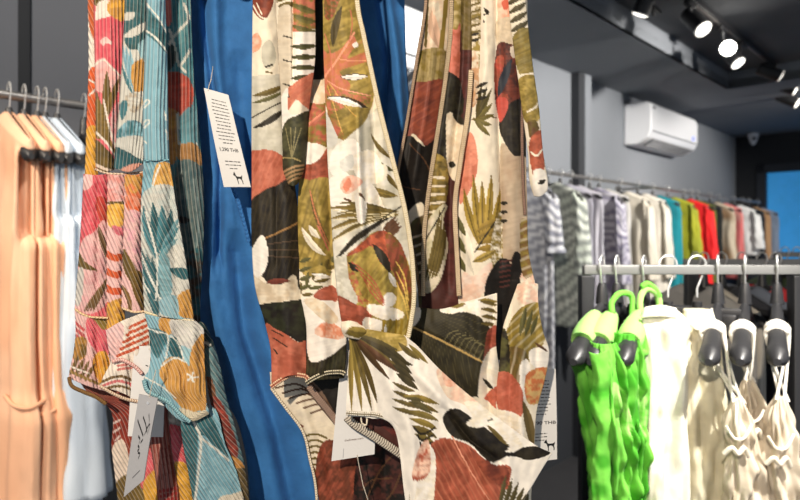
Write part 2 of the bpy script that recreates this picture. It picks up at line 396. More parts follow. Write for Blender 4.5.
# air conditioners ------------------------------------------------------------
def aircon(s0, label, first=None):
    c = W(s0+0.51, WT-0.11, 2.36)
    r = empty('air_conditioner', W(s0+0.51, WT, 2.20), label, 'air conditioner', 'white split air conditioners on the side wall')
    # body: rounded profile extruded along the wall
    prof = [(0.0, 0.16), (0.17, 0.16), (0.20, 0.145), (0.215, 0.10), (0.215, -0.06), (0.19, -0.115), (0.10, -0.16), (0.0, -0.16)]
    n = len(prof); V = []; F = []
    for si in (0, 1.02):
        for (d, z) in prof: V.append(W(s0+si, WT-d, 2.36+z))
    for k in range(n): F.append((k, (k+1) % n, n+(k+1) % n, n+k))
    F += [tuple(range(n-1, -1, -1)), tuple(range(n, 2*n))]
    b = MB().add(V, F).build('body', M['white'], r); 
    bv = b.modifiers.new('rounded', 'BEVEL'); bv.width = 0.012; bv.segments = 3; bv.limit_method = 'ANGLE'
    fl = MB()
    ax = -NV*0.09+Z*0.045; ax = np.array([0, 0, 0])+(-NV*0.894+Z*0.447); nn = (-NV*0.447-Z*0.894)
    fl.box(W(s0+0.53, WT-0.145, 2.2235), DV, ax, nn, 0.43, 0.043, 0.006)
    lv = fl.build('air_outlet', M['louvre'], r, False)
    sl = MB()
    for k in range(12): sl.box(W(s0+0.16+k*0.068, WT-0.147, 2.217), DV, ax, nn, 0.006, 0.04, 0.005)
    sl.build('vane', M['white'], lv, False)
    MB().box(W(s0+0.90, WT-0.216, 2.33), DV, NV, Z, 0.02, 0.003, 0.014).build('display', M['led'], r, False)
    MB().box(W(s0+0.51, WT-0.2165, 2.292), DV, NV, Z, 0.49, 0.0015, 0.0025).build('panel_seam', M['louvre'], r, False)
    MB().box(W(s0+0.05, WT-0.2165, 2.47), DV, NV, Z, 0.022, 0.002, 0.008, 0.001).build('badge', M['louvre'], r, False)
    return r
aircon(4.57, 'white split air conditioner on grey wall above the far clothes rail')
aircon(1.72, 'white air conditioner glimpsed between the blue garment and the second leaf print dress')
# small camera dome at the far corner ------------------------------------------
r = empty('security_camera', W(SEND-0.18, 1.80, CZ), 'small white security camera under the ceiling at the far corner', 'security camera')
MB().tube([W(SEND-0.18, 1.80, CZ), W(SEND-0.18, 1.80, CZ-0.03)], 0.055, 20).build('base', M['white'], r)
V = MB(); pts = []; rr = []
for k in range(9):
    a = math.pi*k/8/2*1.9; pts.append(W(SEND-0.18, 1.80, CZ-0.03-0.05*(1-math.cos(a)))); rr.append(max(0.004, 0.052*math.cos(a/2.0)))
V.tube(pts, rr, 20).build('housing', M['white'], r)
MB().tube([W(SEND-0.225, 1.78, CZ-0.06), W(SEND-0.24, 1.775, CZ-0.065)], 0.018, 14).build('lens', M['black'], r)

# ceiling track and spotlights ---------------------------------------------------
TK = 1.075
r = empty('light_track', W(2.6, TK, TZ), 'black ceiling light track carrying the row of spotlights', 'light track')
tm = MB(); wbox(tm, 0.6, 4.9, TK-0.018, TK+0.018, TZ-0.03, TZ, 0.004); tm.build('channel', M['blackmatte'], r, False)
tm = MB(); wbox(tm, 0.6, 4.9, TK-0.006, TK+0.006, TZ-0.034, TZ-0.029); tm.build('contact_slot', M['railmetal'], r, False)
LAMPS = []
def spotlight(px, py, s, aim, label, hot=False, Lb=0.15, rad=0.042, shift=0.0):
    """a can on a bracket under the track; its lens centre lies where the photo shows it, at the depth of track position s"""
    base = W(s, TK+shift, TZ-0.032)
    D = base[1]; lens = at(px, py, D-0.04)
    aim = np.array(aim, float); aim /= np.linalg.norm(aim)
    back = lens-aim*Lb
    r = empty('track_spotlight', base, label, 'spotlight', 'black can spotlights on the ceiling track')
    MB().box(base-Z*0.016, DV, NV, Z, 0.05, 0.016, 0.014, 0.004).build('adapter', M['blackmatte'], r)
    piv = back+aim*Lb*0.45
    MB().tube([base-Z*0.02, base-Z*0.05+(piv-base)*0.2, piv+(base-piv)*0.25+Z*0.0, piv], [0.009]*4, 10).build('bracket', M['blackmatte'], r)
    b = MB(); b.tube([back, back+aim*0.006, back+aim*Lb*0.5, back+aim*(Lb-0.004), back+aim*Lb], [rad*0.82, rad*0.95, rad, rad, rad*0.97], 28, caps=True)
    bo = b.build('can', M['blackmatte'], r)
    MB().tube([lens-aim*0.002, lens+aim*0.004], rad*1.04, 28).build('ring', M['chrome'], bo)
    MB().tube([lens+aim*0.003, lens+aim*0.006, lens+aim*0.010], [rad*0.93, rad*0.9, rad*0.55], 28).build('lens', M['lenshot'] if hot else M['lens'], bo)
    LAMPS.append((lens, aim)); return r
spotlight(703, 29, s_of(690, TK)*1.0, (0.25, -0.62, -0.75), 'black can spotlight with pale tilted lens, first on the track before the glaring one')
spotlight(728, 48, s_of(722, TK), (-0.42, -0.86, -0.36), 'glaring spotlight aimed at the viewer, brightest lamp on the track', hot=True)
spotlight(738, 63, s_of(742, TK), (0.30, -0.50, -0.80), 'spotlight with a thin tilted lens just below the glaring lamp')
spotlight(780, 76, s_of(768, TK), (0.85, -0.30, -0.45), 'spotlight turned sideways, next beyond the glaring pair')
spotlight(795, 90, s_of(788, TK), (0.75, -0.45, -0.45), 'spotlight at the right picture edge, upper of the last two')
spotlight(797, 103, s_of(797, TK), (0.70, -0.5, -0.5), 'spotlight at the right picture edge, lowest of all')
spotlight(640, 14, s_of(655, TK+0.16), (-0.3, 0.35, -0.85), 'dark can spotlight turned away at the upper picture edge', shift=0.16)
# ================================================================== FRONT RAIL (just above the picture)
def garment(name, x, D, label, cat, group=None):
    return empty(name, at(x, 560, D), label, cat, group)
fr_ = empty('clothes_rail', at(300, -80, 0.645), 'round steel clothes rail just above the picture holding the front garments', 'clothes rail')
MB().tube([at(-160, -80, 0.645), at(760, -80, 0.645)], 0.0125, 20).build('bar', M['railmetal'], fr_)
for px in (-140, 740):
    p = at(px, -80, 0.645); MB().tube([p, np.array([p[0], p[1], TZ])], 0.008, 12).build('hanging_rod', M['railmetal'], fr_)
# palette of the leaf print
CR = (238, 226, 202); CR2 = (228, 214, 188); DK = (44, 38, 26); DK2 = (27, 22, 17); OL = (138, 118, 54); OL2 = (104, 88, 42); GO = (176, 150, 76)
CO = (198, 114, 88); CO2 = (176, 92, 68); RU = (146, 74, 52); RU2 = (112, 54, 40); PK = (236, 196, 170); WH = (244, 236, 222); GG = (196, 190, 170); GR = (92, 88, 48); BR = (92, 62, 40); MA = (74, 40, 34)

D = garment('leaf_print_dress', 340, 0.60, 'cream leaf and lily print dress gathered at a knot, frontmost of all', 'dress')
# side panel, left
panel('side_panel', D, M['print'],
      [[(253, -84), (266, -84, 5), (279, -84)], [(253, 0), (266, 0, 5), (278, 0)], [(252, 100), (267, 100, 6), (284, 100)], [(252, 180), (270, 180, 6), (294, 180)],
       [(252, 240), (275, 240, 8), (301, 240)], [(256, 290), (280, 290, 9), (302, 290)], [(266, 326), (286, 326, 9), (306, 326)], [(271, 350), (288, 352, 8), (306, 350)], [(272, 386), (288, 376, 9), (307, 376)]],
      0.607, CR, [
      poly([(252, -84), (282, -84), (281, -30), (252, -20)], GG), poly([(252, -2), (272, -4), (271, 10), (264, 20), (254, 12)], RU, RU2), line([(254, 6), (260, 16), (268, 20)], 0.7, CR), line([(257, 3), (262, 14)], 0.6, CR),
      poly([(252, 38), (258, 33), (262, 42), (259, 50), (252, 52)], (226, 160, 128), PK), poly([(262, 48), (270, 40), (276, 55), (272, 68), (264, 66)], GG), line([(266, 67), (272, 65)], 0.9, DK), line([(266, 72), (272, 73)], 0.8, OL2),
      poly([(252, 76), (285, 74), (285, 158), (252, 160)], GG, (206, 200, 182), False), leaf((252, 96), (287, 84), 3.0, OL2, 2), leaf((252, 103), (286, 90), 2.2, GR, 2), leaf((253, 128), (287, 106), 3.2, DK, 3), line([(252, 118), (270, 108), (286, 100)], 0.7, DK),
      poly([(250, 156), (260, 150), (274, 151), (286, 158), (298, 162), (300, 192), (280, 190), (250, 206)], CO, CO2, True, 7, 1, (214, 128, 100), 0.4, 5),
      poly([(250, 206), (262, 192), (275, 186), (300, 183), (306, 282), (290, 284), (270, 284), (252, 256)], DK, DK2, True, 9, 1, (70, 60, 40), 0.25, 4.5), line([(266, 238), (284, 230), (304, 219)], 0.9, (150, 112, 66)),
      line([(268, 244), (302, 240)], 0.5, (84, 66, 50)), line([(268, 250), (302, 250)], 0.5, (84, 66, 50)), line([(268, 256), (302, 258)], 0.5, (84, 66, 50)),
      poly([(250, 256), (255, 244), (262, 235), (267, 243), (268, 262), (261, 276), (252, 274)], WH), poly([(252, 276), (258, 278), (266, 283), (282, 284), (292, 275), (297, 280), (298, 302), (286, 300), (276, 306), (264, 304), (252, 300)], (226, 212, 186), (206, 186, 156)),
      leaf((266, 283), (290, 281), 3, RU2, -1), poly([(250, 306), (262, 304), (280, 302), (310, 303), (310, 344), (298, 342), (286, 334), (276, 330), (266, 328), (252, 320)], (44, 46, 28), DK2, True, 8),
      poly([(264, 328), (276, 329), (286, 334), (297, 342), (310, 345), (312, 396), (264, 396)], CO, CO2, True, 7), line([(272, 330), (284, 336)], 0.6, DK), line([(274, 338), (288, 347)], 0.6, DK), line([(274, 349), (278, 354)], 0.7, DK),
      ], bow=3, folds=[([(258, 60), (259, 200), (262, 330)], 3, 1.4), ([(285, 190), (288, 300), (292, 380)], 6, 2.5), ([(276, 190), (278, 380)], 3, -2)], seed=1)
seam('hem_stitch', D, [(271, 387), (281, 380), (292, 375), (304, 376), (308, 379)], 0.598, 3.2, ((232, 196, 160), (150, 80, 58)), 3.0, 2, kind='dbl')
# back panel seen beneath the side panel
panel('back_panel', D, M['print'],
      [[(270, 372), (300, 372), (345, 372), (420, 372)], [(272, 388), (300, 388), (345, 390), (420, 390)], [(285, 407), (312, 410), (350, 412), (422, 412)], [(304, 432), (325, 432), (360, 432), (424, 430)], [(311, 462), (332, 462), (368, 462), (424, 462)], [(319, 500), (340, 500), (372, 500), (424, 500)], [(322, 560), (342, 560), (374, 560), (424, 560)]],
      0.640, RU2, [
      poly([(262, 370), (345, 370), (330, 400), (327, 445), (312, 430), (280, 410)], (222, 208, 184), CR2), 
      [line([(276+i*7, 388+i*5), (296+i*6, 384+i*5), (312+i*4, 392+i*5)], 1.0, BR) for i in range(6)],
      poly([(304, 426), (326, 424), (326, 440), (318, 470), (306, 448)], CR2), [line([(304+i*1.2, 436+i*6), (316, 434+i*6), (327-i, 438+i*6)], 1.1, OL2) for i in range(7)],
      poly([(330, 400), (342, 398), (338, 440), (328, 446)], CR2),
      poly([(316, 470), (326, 440), (350, 450), (364, 470), (360, 560), (322, 560)], RU, (104, 54, 34), True, 6, 1, (84, 40, 28), 0.5, 5), poly([(362, 440), (426, 430), (426, 560), (360, 560)], DK2, MA), line([(366, 500), (380, 470), (396, 452)], 0.7, BR), line([(362, 490), (372, 480), (392, 478)], 0.6, BR), line([(364, 520), (390, 496), (402, 470)], 0.7, BR)],
      bow=2, folds=[([(300, 400), (322, 470), (330, 560)], 5, 3), ([(345, 400), (352, 560)], 7, 3), ([(382, 400), (388, 560)], 8, -5)], seed=2, hang=False)
seam('bound_edge', D, [(271, 388), (285, 407), (303, 432), (310, 460), (316, 490), (320, 560)], 0.637, 1.5, (CR, (150, 128, 96)), 3.4, 2)
# middle panel, recessed under the folded strap at the top
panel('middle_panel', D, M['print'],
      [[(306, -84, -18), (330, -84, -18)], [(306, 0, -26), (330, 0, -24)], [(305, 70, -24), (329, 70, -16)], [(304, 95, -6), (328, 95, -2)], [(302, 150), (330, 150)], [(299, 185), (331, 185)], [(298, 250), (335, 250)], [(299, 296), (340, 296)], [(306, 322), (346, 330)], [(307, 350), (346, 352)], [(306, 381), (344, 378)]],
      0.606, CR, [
      poly([(300, -84), (332, -84), (332, 78), (326, 84), (316, 82), (300, 74)], DK2, (22, 18, 14), False), poly([(300, 80), (316, 80), (332, 82), (332, 108), (300, 106)], (224, 196, 160), CR2),  # near-black top polygon paints in the shade of the gap between layers
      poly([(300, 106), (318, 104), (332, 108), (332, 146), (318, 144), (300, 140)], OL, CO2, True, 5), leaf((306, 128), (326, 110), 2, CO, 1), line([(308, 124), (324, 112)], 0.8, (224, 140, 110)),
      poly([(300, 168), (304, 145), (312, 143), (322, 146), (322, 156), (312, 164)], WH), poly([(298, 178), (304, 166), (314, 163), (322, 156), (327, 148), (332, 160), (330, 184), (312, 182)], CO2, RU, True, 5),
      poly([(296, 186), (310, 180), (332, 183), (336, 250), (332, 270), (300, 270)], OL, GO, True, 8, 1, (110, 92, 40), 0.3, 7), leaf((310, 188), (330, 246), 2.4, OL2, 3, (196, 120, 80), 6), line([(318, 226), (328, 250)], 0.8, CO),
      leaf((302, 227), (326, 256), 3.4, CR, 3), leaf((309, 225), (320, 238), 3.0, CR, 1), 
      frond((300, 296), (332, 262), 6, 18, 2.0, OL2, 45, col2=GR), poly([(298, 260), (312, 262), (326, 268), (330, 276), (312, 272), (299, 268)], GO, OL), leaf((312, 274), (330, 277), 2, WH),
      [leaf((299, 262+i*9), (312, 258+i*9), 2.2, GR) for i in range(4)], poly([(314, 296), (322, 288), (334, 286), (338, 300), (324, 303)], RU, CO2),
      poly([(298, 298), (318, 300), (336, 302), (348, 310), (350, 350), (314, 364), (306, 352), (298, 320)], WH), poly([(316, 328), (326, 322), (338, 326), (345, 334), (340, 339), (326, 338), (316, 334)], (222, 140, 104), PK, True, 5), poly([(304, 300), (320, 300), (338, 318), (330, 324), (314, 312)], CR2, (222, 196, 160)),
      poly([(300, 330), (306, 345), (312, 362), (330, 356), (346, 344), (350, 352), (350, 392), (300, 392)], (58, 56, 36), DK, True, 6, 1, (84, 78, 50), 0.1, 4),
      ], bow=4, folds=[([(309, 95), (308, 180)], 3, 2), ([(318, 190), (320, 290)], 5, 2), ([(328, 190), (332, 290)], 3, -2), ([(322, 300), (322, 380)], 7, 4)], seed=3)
seam('hem_stitch', D, [(306, 383), (314, 378), (326, 373), (340, 372), (345, 374)], 0.598, 3.0, ((220, 208, 178), (56, 50, 36)), 3.0, 2, kind='dbl')
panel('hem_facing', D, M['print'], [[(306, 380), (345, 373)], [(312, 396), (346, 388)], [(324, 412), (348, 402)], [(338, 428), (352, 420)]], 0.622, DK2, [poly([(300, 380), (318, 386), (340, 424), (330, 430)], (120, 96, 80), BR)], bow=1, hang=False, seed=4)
seam('overlock_edge', D, [(309, 386), (318, 398), (328, 410), (340, 426)], 0.618, 5.0, ((170, 142, 124), (66, 46, 38)), 2.8, 1.5)
# folded strap on top
panel('folded_strap', D, M['print'],
      [[(276, -84), (294, -84, 6), (316, -84, 2)], [(276, 0), (294, 0, 7), (315, 0, 2)], [(279, 60), (295, 60, 6), (315, 60, 1)], [(282, 110), (294, 110, 5), (309, 108)], [(283, 150), (294, 150, 5), (306, 150)], [(284, 172), (293, 174, 4), (303, 172)], [(289, 185), (293, 186, 3), (297, 184)]],
      0.597, CR, [
      poly([(270, -84), (296, -84), (296, -2), (272, 4)], OL2, CR2, False), leaf((278, 6), (296, 3), 3.4, OL2, 1), poly([(280, 8), (290, 6), (293, 24), (292, 70), (287, 92), (281, 98), (277, 60), (278, 22)], (214, 200, 176), (206, 190, 164)),
      poly([(293, -84), (318, -84), (318, 28), (293, 34)], CO, OL, False, 6), [leaf((318, 12+i*10), (292, 3+i*11), 3.2, (106, 98, 50), -2, None) for i in range(3)], poly([(293, 32), (318, 32), (318, 78), (292, 82)], WH, None, False),
      [leaf((318, 45+i*11.5), (290, 46+i*11), 2.8, (74, 72, 38), -1.5+i) for i in range(4)], [line([(291, 38+24*i), (284, 36+24*i)], 0.7, DK) for i in range(3)],
      poly([(286, 92), (294, 84), (304, 77), (318, 74), (318, 112), (304, 106), (296, 100), (288, 110)], CO, (214, 132, 100), True, 5, 1, (190, 92, 66), 0.9, 5), leaf((286, 92), (290, 98), 1.4, MA),
      poly([(280, 104), (288, 88), (289, 112), (300, 114), (310, 112), (310, 120), (284, 130)], WH), poly([(282, 138), (286, 122), (296, 116), (310, 114), (310, 160), (298, 186), (284, 182)], (74, 72, 46), (48, 48, 32), True, 7),
      line([(282, 158), (292, 158), (300, 161)], 0.7, (170, 150, 96)), [line([(292, 158), (286+i*5, 128)], 0.45, (140, 130, 90)) for i in range(4)], [line([(284+i, 172+i*4), (294, 167+i*4), (303, 165+i*4)], 1.1, (170, 136, 96)) for i in range(4)]],
      bow=4, folds=[([(292, -84), (293, 20), (293, 80)], 1.6, -3.0), ([(302, -40), (303, 60), (300, 150)], 4, 1.5)], seed=5)
# main front panel
MON = [poly([(322, -84), (360, -84), (366, 20), (372, 60), (374, 96), (369, 112), (364, 122), (352, 134), (342, 140), (334, 126), (326, 104), (322, 60)], OL, GO, True, 7, 1, (104, 88, 40), 1.1, 9),
       poly([(321, 50), (330, 54), (342, 48), (352, 36), (356, 44), (348, 58), (366, 52), (370, 60), (354, 66), (340, 72), (350, 84), (346, 94), (330, 90), (322, 80)], CO, (190, 120, 72), True, 4), poly([(322, 84), (334, 88), (350, 94), (370, 98), (364, 106), (348, 106), (334, 112), (326, 106)], CO, OL, True, 4), poly([(328, 110), (336, 116), (344, 136), (338, 138), (330, 122)], CO2, OL, True, 4), poly([(330, 20), (340, 0), (346, -30), (330, -20), (324, 10)], OL2, CO2, True, 5),
       leaf((342, 6), (333, 47), 4.0, (78, 66, 34), 2), line([(354, 33), (340, 56), (325, 77)], 1.0, (232, 156, 124)), line([(338, 59), (352, 61), (366, 61)], 0.5, (230, 160, 120)), line([(328, 81), (342, 89), (370, 96)], 0.6, (232, 160, 128)), line([(332, 70), (330, 50), (325, 34)], 0.5, CO), line([(349, 42), (352, 24), (350, 10)], 0.5, CO), line([(346, 48), (358, 44), (364, 40)], 0.4, CO), line([(330, 84), (344, 104), (356, 116)], 0.5, (214, 170, 90)), line([(328, 86), (336, 112), (342, 132)], 0.5, (214, 170, 90)),
       leaf((340, 77), (368, 76), 3.4, (70, 54, 30), 0.6), leaf((341, 77), (368, 76.4), 2.6, WH, 0.6), leaf((327, 97), (368, 108), 4.0, (60, 44, 28), -1.2), leaf((327, 98), (362, 107.5), 3.2, WH, -1.2), poly([(352, 45), (356, 42), (358, 46), (354, 48)], WH), poly([(320, 100), (326, 110), (333, 126), (338, 140), (330, 148), (320, 140)], (206, 202, 190))]
LILY = [poly([(330, 170), (332, 152), (344, 140), (356, 140), (362, 156), (364, 172), (350, 170), (338, 178)], WH), poly([(352, 160), (366, 150), (378, 156), (384, 174), (374, 184), (360, 180)], WH, CR), poly([(328, 182), (340, 172), (350, 176), (352, 200), (340, 212), (328, 200)], WH), poly([(356, 178), (370, 182), (384, 206), (378, 216), (362, 206), (356, 222), (352, 200)], WH, CR), poly([(356, 196), (366, 204), (364, 222), (358, 220)], WH),
        poly([(340, 186), (346, 177), (356, 176), (362, 182), (356, 190), (346, 194)], (236, 176, 150), (246, 206, 184), True, 4), poly([(343, 186), (349, 178), (352, 184), (347, 192)], (222, 138, 108)), poly([(340, 162), (352, 154), (354, 166), (344, 172)], (216, 214, 204)), line([(345, 199), (351, 201)], 1.1, BR), line([(360, 194), (364, 200)], 1.1, BR)]
panel('front_panel', D, M['print'],
      [[(322, -84), (338, -84, 5), (352, -84)], [(323, 0), (340, 0, 6), (358, 0)], [(324, 60), (345, 60, 7), (369, 60)], [(326, 110), (352, 110, 8), (380, 110)], [(328, 165), (360, 165, 9), (394, 165)], [(331, 210), (366, 210, 10), (405, 210)], [(334, 258), (374, 258, 11), (412, 256)], [(338, 296), (378, 296, 12), (414, 296)], [(342, 322), (378, 322, 10), (412, 318)], [(346, 334, -2), (378, 337, 2), (409, 339, -2)]],
      0.592, CR, [poly([(322, 128), (350, 132), (380, 105), (420, 220), (420, 300), (322, 300)], (226, 220, 204), GG, False, 20), MON,
      leaf((370, 133), (392, 160), 2.2, OL2, 2), leaf((358, 150), (396, 172), 3.0, GR, 2), leaf((366, 186), (398, 196), 4.0, OL2, 2, OL, 4), leaf((384, 172), (398, 190), 2.6, OL2), poly([(362, 170), (384, 164), (386, 178), (372, 184)], CR),
      LILY,
      [leaf((400, 212+i), (326, q), 2.7, (126, 106, 52), 2+i*1.5) for i, q in enumerate((208, 220, 232, 246))], [leaf((398, 213+i), (336, q), 1.7, OL2, 3+i) for i, q in enumerate((203, 214, 227, 240))], [line([(394, 213+i), (366, 214+3.5*i), (334, 210+10*i)], 0.45, (224, 210, 170)) for i in range(4)], leaf((394, 216), (332, 266), 3.0, DK, 6), line([(402, 206), (372, 226), (336, 258)], 0.8, DK), [leaf((396+i*2, 216+i*3), (382+i*2, 232+i*2), 2.2, BR) for i in range(4)],
      LILY[4:5], 
      poly([(347, 256), (356, 248), (370, 234), (382, 231), (394, 236), (404, 252), (412, 280), (416, 340), (362, 340), (350, 312), (356, 296), (350, 276)], OL, GO, True, 7, 1, (196, 176, 84), 0.6, 6), poly([(347, 256), (358, 246), (372, 234), (386, 231), (388, 246), (392, 270), (380, 262), (372, 246), (360, 252)], (196, 98, 66), RU, True, 4), poly([(386, 234), (396, 238), (404, 252), (412, 284), (416, 320), (406, 300), (396, 280), (388, 256)], RU, (110, 78, 34), True, 4, 1, (70, 44, 24), 0.2, 8), poly([(348, 262), (356, 276), (362, 296), (370, 302), (360, 304), (350, 284)], CO2, GO, True, 4), leaf((372, 244), (390, 274), 4.2, DK, -2), leaf((349, 262), (358, 272), 3, DK), leaf((388, 272), (396, 288), 2.6, WH), poly([(384, 296), (390, 292), (396, 298), (392, 306), (384, 306)], WH), [line([(352+4*i, 262+6*i), (372, 278+5*i), (384, 300+2*i)], 0.6, CO2) for i in range(4)], [line([(396, 262+10*i), (404, 276+12*i), (408, 300+10*i)], 0.7, (216, 180, 90)) for i in range(3)],
      poly([(333, 262), (346, 258), (350, 280), (358, 300), (350, 306), (334, 300)], (226, 220, 202), GG), poly([(336, 296), (356, 304), (372, 312), (366, 326), (352, 330), (340, 322)], RU, CO2, True, 5), poly([(364, 318), (384, 322), (384, 336), (366, 336)], WH), poly([(370, 304), (400, 310), (402, 318), (386, 320), (368, 312)], WH, CR), [line([(384+6*i, 320), (382+6*i, 340)], 1.2, (150, 124, 40)) for i in range(5)]],
      bow=1.5, folds=[([(357, 106), (359, 180), (363, 246)], 4, 8), ([(345, 130), (348, 240)], 6, -3), ([(372, 100), (376, 180), (384, 246)], 5, -5), ([(335, 260), (344, 326)], 3, 2), ([(352, 250), (358, 300), (362, 334)], 5, 4), ([(368, 260), (370, 334)], 4, -4), ([(382, 250), (386, 300), (384, 338)], 5, 4), ([(398, 270), (396, 338)], 4, -4), ([(330, -84), (332, 110)], 3, 1.5)], seed=6)
seam('overlock_edge', D, [(351, -84), (357, 0), (363, 32), (369, 60), (380, 110), (394, 165), (405, 210), (412, 256), (414, 296), (411, 322), (408, 338)], 0.588, 3.0, ((240, 228, 200), (168, 148, 92)), 3.0, 2)
# skirt fanning out from the knot
SK = [poly([(346, 330), (356, 326), (400, 332), (404, 350), (370, 350)], (150, 128, 58), (186, 160, 90), True, 6),
      [leaf((350, 333), q, w, c, b, (196, 180, 130), 0, 0) for q, w, c, b in (((398, 350), 4.5, (84, 74, 42), 1), ((414, 366), 4.2, (64, 56, 34), 1), ((410, 378), 4.2, (100, 84, 44), 1), ((402, 374), 3.4, BR, 1), ((390, 380), 3.0, (84, 62, 38), 0), ((378, 404), 3.2, (92, 76, 36), -2), ((362, 412), 3.0, OL, -1), ((352, 412), 2.6, (150, 128, 62), 0), ((372, 412), 2.4, OL2, -1))],
      [leaf((384+i*4, 346+9*i), (410+i*3, 366+8*i), 3.4, (70, 62, 38), 0) for i in range(4)], leaf((398, 342), (420, 360), 3.0, OL2, 1), leaf((408, 344), (428, 364), 2.4, OL),
      [leaf((392, 382+8*i), (416+3*i, 392+8*i), 2.4, (104, 90, 48), 1) for i in range(4)],
      [leaf((401+i*2.5, 396+7.5*i), (440-i*0.8, 404+8.5*i), 3.3, (OL, OL2, (120, 104, 52))[i % 3], -1.5) for i in range(6)], [leaf((404+i*4, 398+3*i), (424+i*4, 402+6*i), 2.2, (86, 78, 44), -1) for i in range(3)], [line([(414+3*i, 428+7*i), (422, 434+6*i), (434-i, 428+7*i)], 1.1, DK) for i in range(5)],
      poly([(436, 372), (448, 366), (462, 380), (486, 402), (484, 414), (462, 404), (446, 396)], (236, 214, 188), PK), poly([(442, 372), (452, 372), (456, 384), (446, 386)], (230, 170, 140), PK),
      poly([(443, 420), (448, 410), (460, 410), (480, 424), (512, 446), (536, 446), (550, 453), (530, 460), (510, 456), (490, 462), (470, 444), (452, 436)], DK, DK2, True, 7), leaf((486, 424), (508, 446), 2.4, OL2, 0), poly([(464, 402), (486, 406), (520, 440), (518, 450), (506, 452), (508, 444), (490, 426), (476, 428), (466, 424), (472, 416)], WH, CR), line([(488, 421), (492, 419)], 0.9, DK),
      poly([(430, 446), (446, 438), (470, 446), (490, 464), (510, 466), (508, 486), (500, 500), (505, 560), (424, 560), (428, 480)], CO2, RU, True, 8, 1, (206, 128, 96), -0.5, 6), poly([(470, 448), (492, 464), (508, 468), (506, 488), (496, 484), (480, 468)], RU, RU2), poly([(416, 490), (424, 470), (430, 446), (436, 470), (426, 560), (412, 560)], CR, WH), poly([(418, 450), (428, 440), (430, 470), (420, 480), (412, 476)], CO2, PK),
      [leaf((498+5*i, 512), (506+6*i, 474+4*i), 2.6, (90, 80, 48)) for i in range(5)], line([(452, 436), (470, 470), (496, 510)], 0.7, (222, 150, 120))]
panel('gathered_skirt', D, M['print'],
      [[(344, 328, 6), (350, 328, 8), (356, 329, 9), (366, 329, 9), (378, 331, 8), (390, 333, 6), (404, 335, 2)],
       [(349, 340, 4), (355, 340, 8), (363, 341, 10), (376, 343, 11), (390, 344, 9), (404, 343, 6), (416, 345, 0)],
       [(349, 362), (359, 364, 5), (371, 366, 9), (388, 370, 12), (406, 370, 10), (422, 366, 6), (436, 366, -2)],
       [(347, 392), (361, 396, 4), (378, 398, 8), (398, 404, 11), (424, 404, 10), (444, 398, 6), (464, 391, -4)],
       [(346, 412), (366, 414, 4), (388, 418, 7), (407, 438, 9), (438, 440, 10), (468, 434, 6), (506, 424, -6)],
       [(346, 414), (368, 416, 4), (392, 424, 6), (410, 462, 6), (446, 476, 10), (488, 470, 5), (534, 444, -8)],
       [(346.5, 416), (370, 418, 4), (396, 430, 5), (411, 520, 4), (452, 530, 8), (500, 530, 2), (552, 453, -14)]],
      0.588, WH, SK, bow=0, folds=[([(350, 334), (356, 412)], 3, 2), ([(356, 338), (378, 414)], 3.5, -2.5), ([(372, 345), (410, 430), (420, 540)], 7, 4), ([(392, 350), (440, 420), (460, 540)], 7, -3), ([(420, 376), (480, 440), (505, 540)], 8, 4), ([(446, 408), (470, 440), (500, 462)], 5, -5)], seed=7, hang=False, wr=0.9)
seam('hem_stitch', D, [(346, 413), (358, 414), (376, 415), (392, 421), (403, 434), (409, 458), (411, 490), (412, 530)], 0.583, 2.6, ((238, 232, 216), (120, 108, 84)), 3.0, 2, kind='dbl')
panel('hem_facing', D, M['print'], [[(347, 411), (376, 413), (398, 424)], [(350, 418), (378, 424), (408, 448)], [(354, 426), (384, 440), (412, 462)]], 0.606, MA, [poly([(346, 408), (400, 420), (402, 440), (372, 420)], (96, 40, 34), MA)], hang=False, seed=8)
seam('overlock_edge', D, [(347, 417), (354, 424), (370, 434), (390, 447), (412, 462)], 0.603, 6.0, ((206, 196, 178), (52, 40, 36)), 3.4, 2)
seam('loose_thread', D, [(361, 416), (362, 423), (366, 425), (367, 420), (366, 412)], 0.588, 0.7, (CR, CR), 3, 1.5)
panel('knot', D, M['print'], [[(342, 322, 0), (350, 321, 5), (360, 324, 2)], [(342, 329, 3), (350, 330, 10), (366, 331, 5)], [(345, 336, 1), (352, 338, 6), (362, 340, 1)]], 0.584, CR, [leaf((342, 330), (372, 334), 5, OL, 0, OL2, 6), poly([(340, 318), (348, 322), (348, 330), (342, 334)], CR)], bow=1, hang=False, thick=0.002, seed=9)

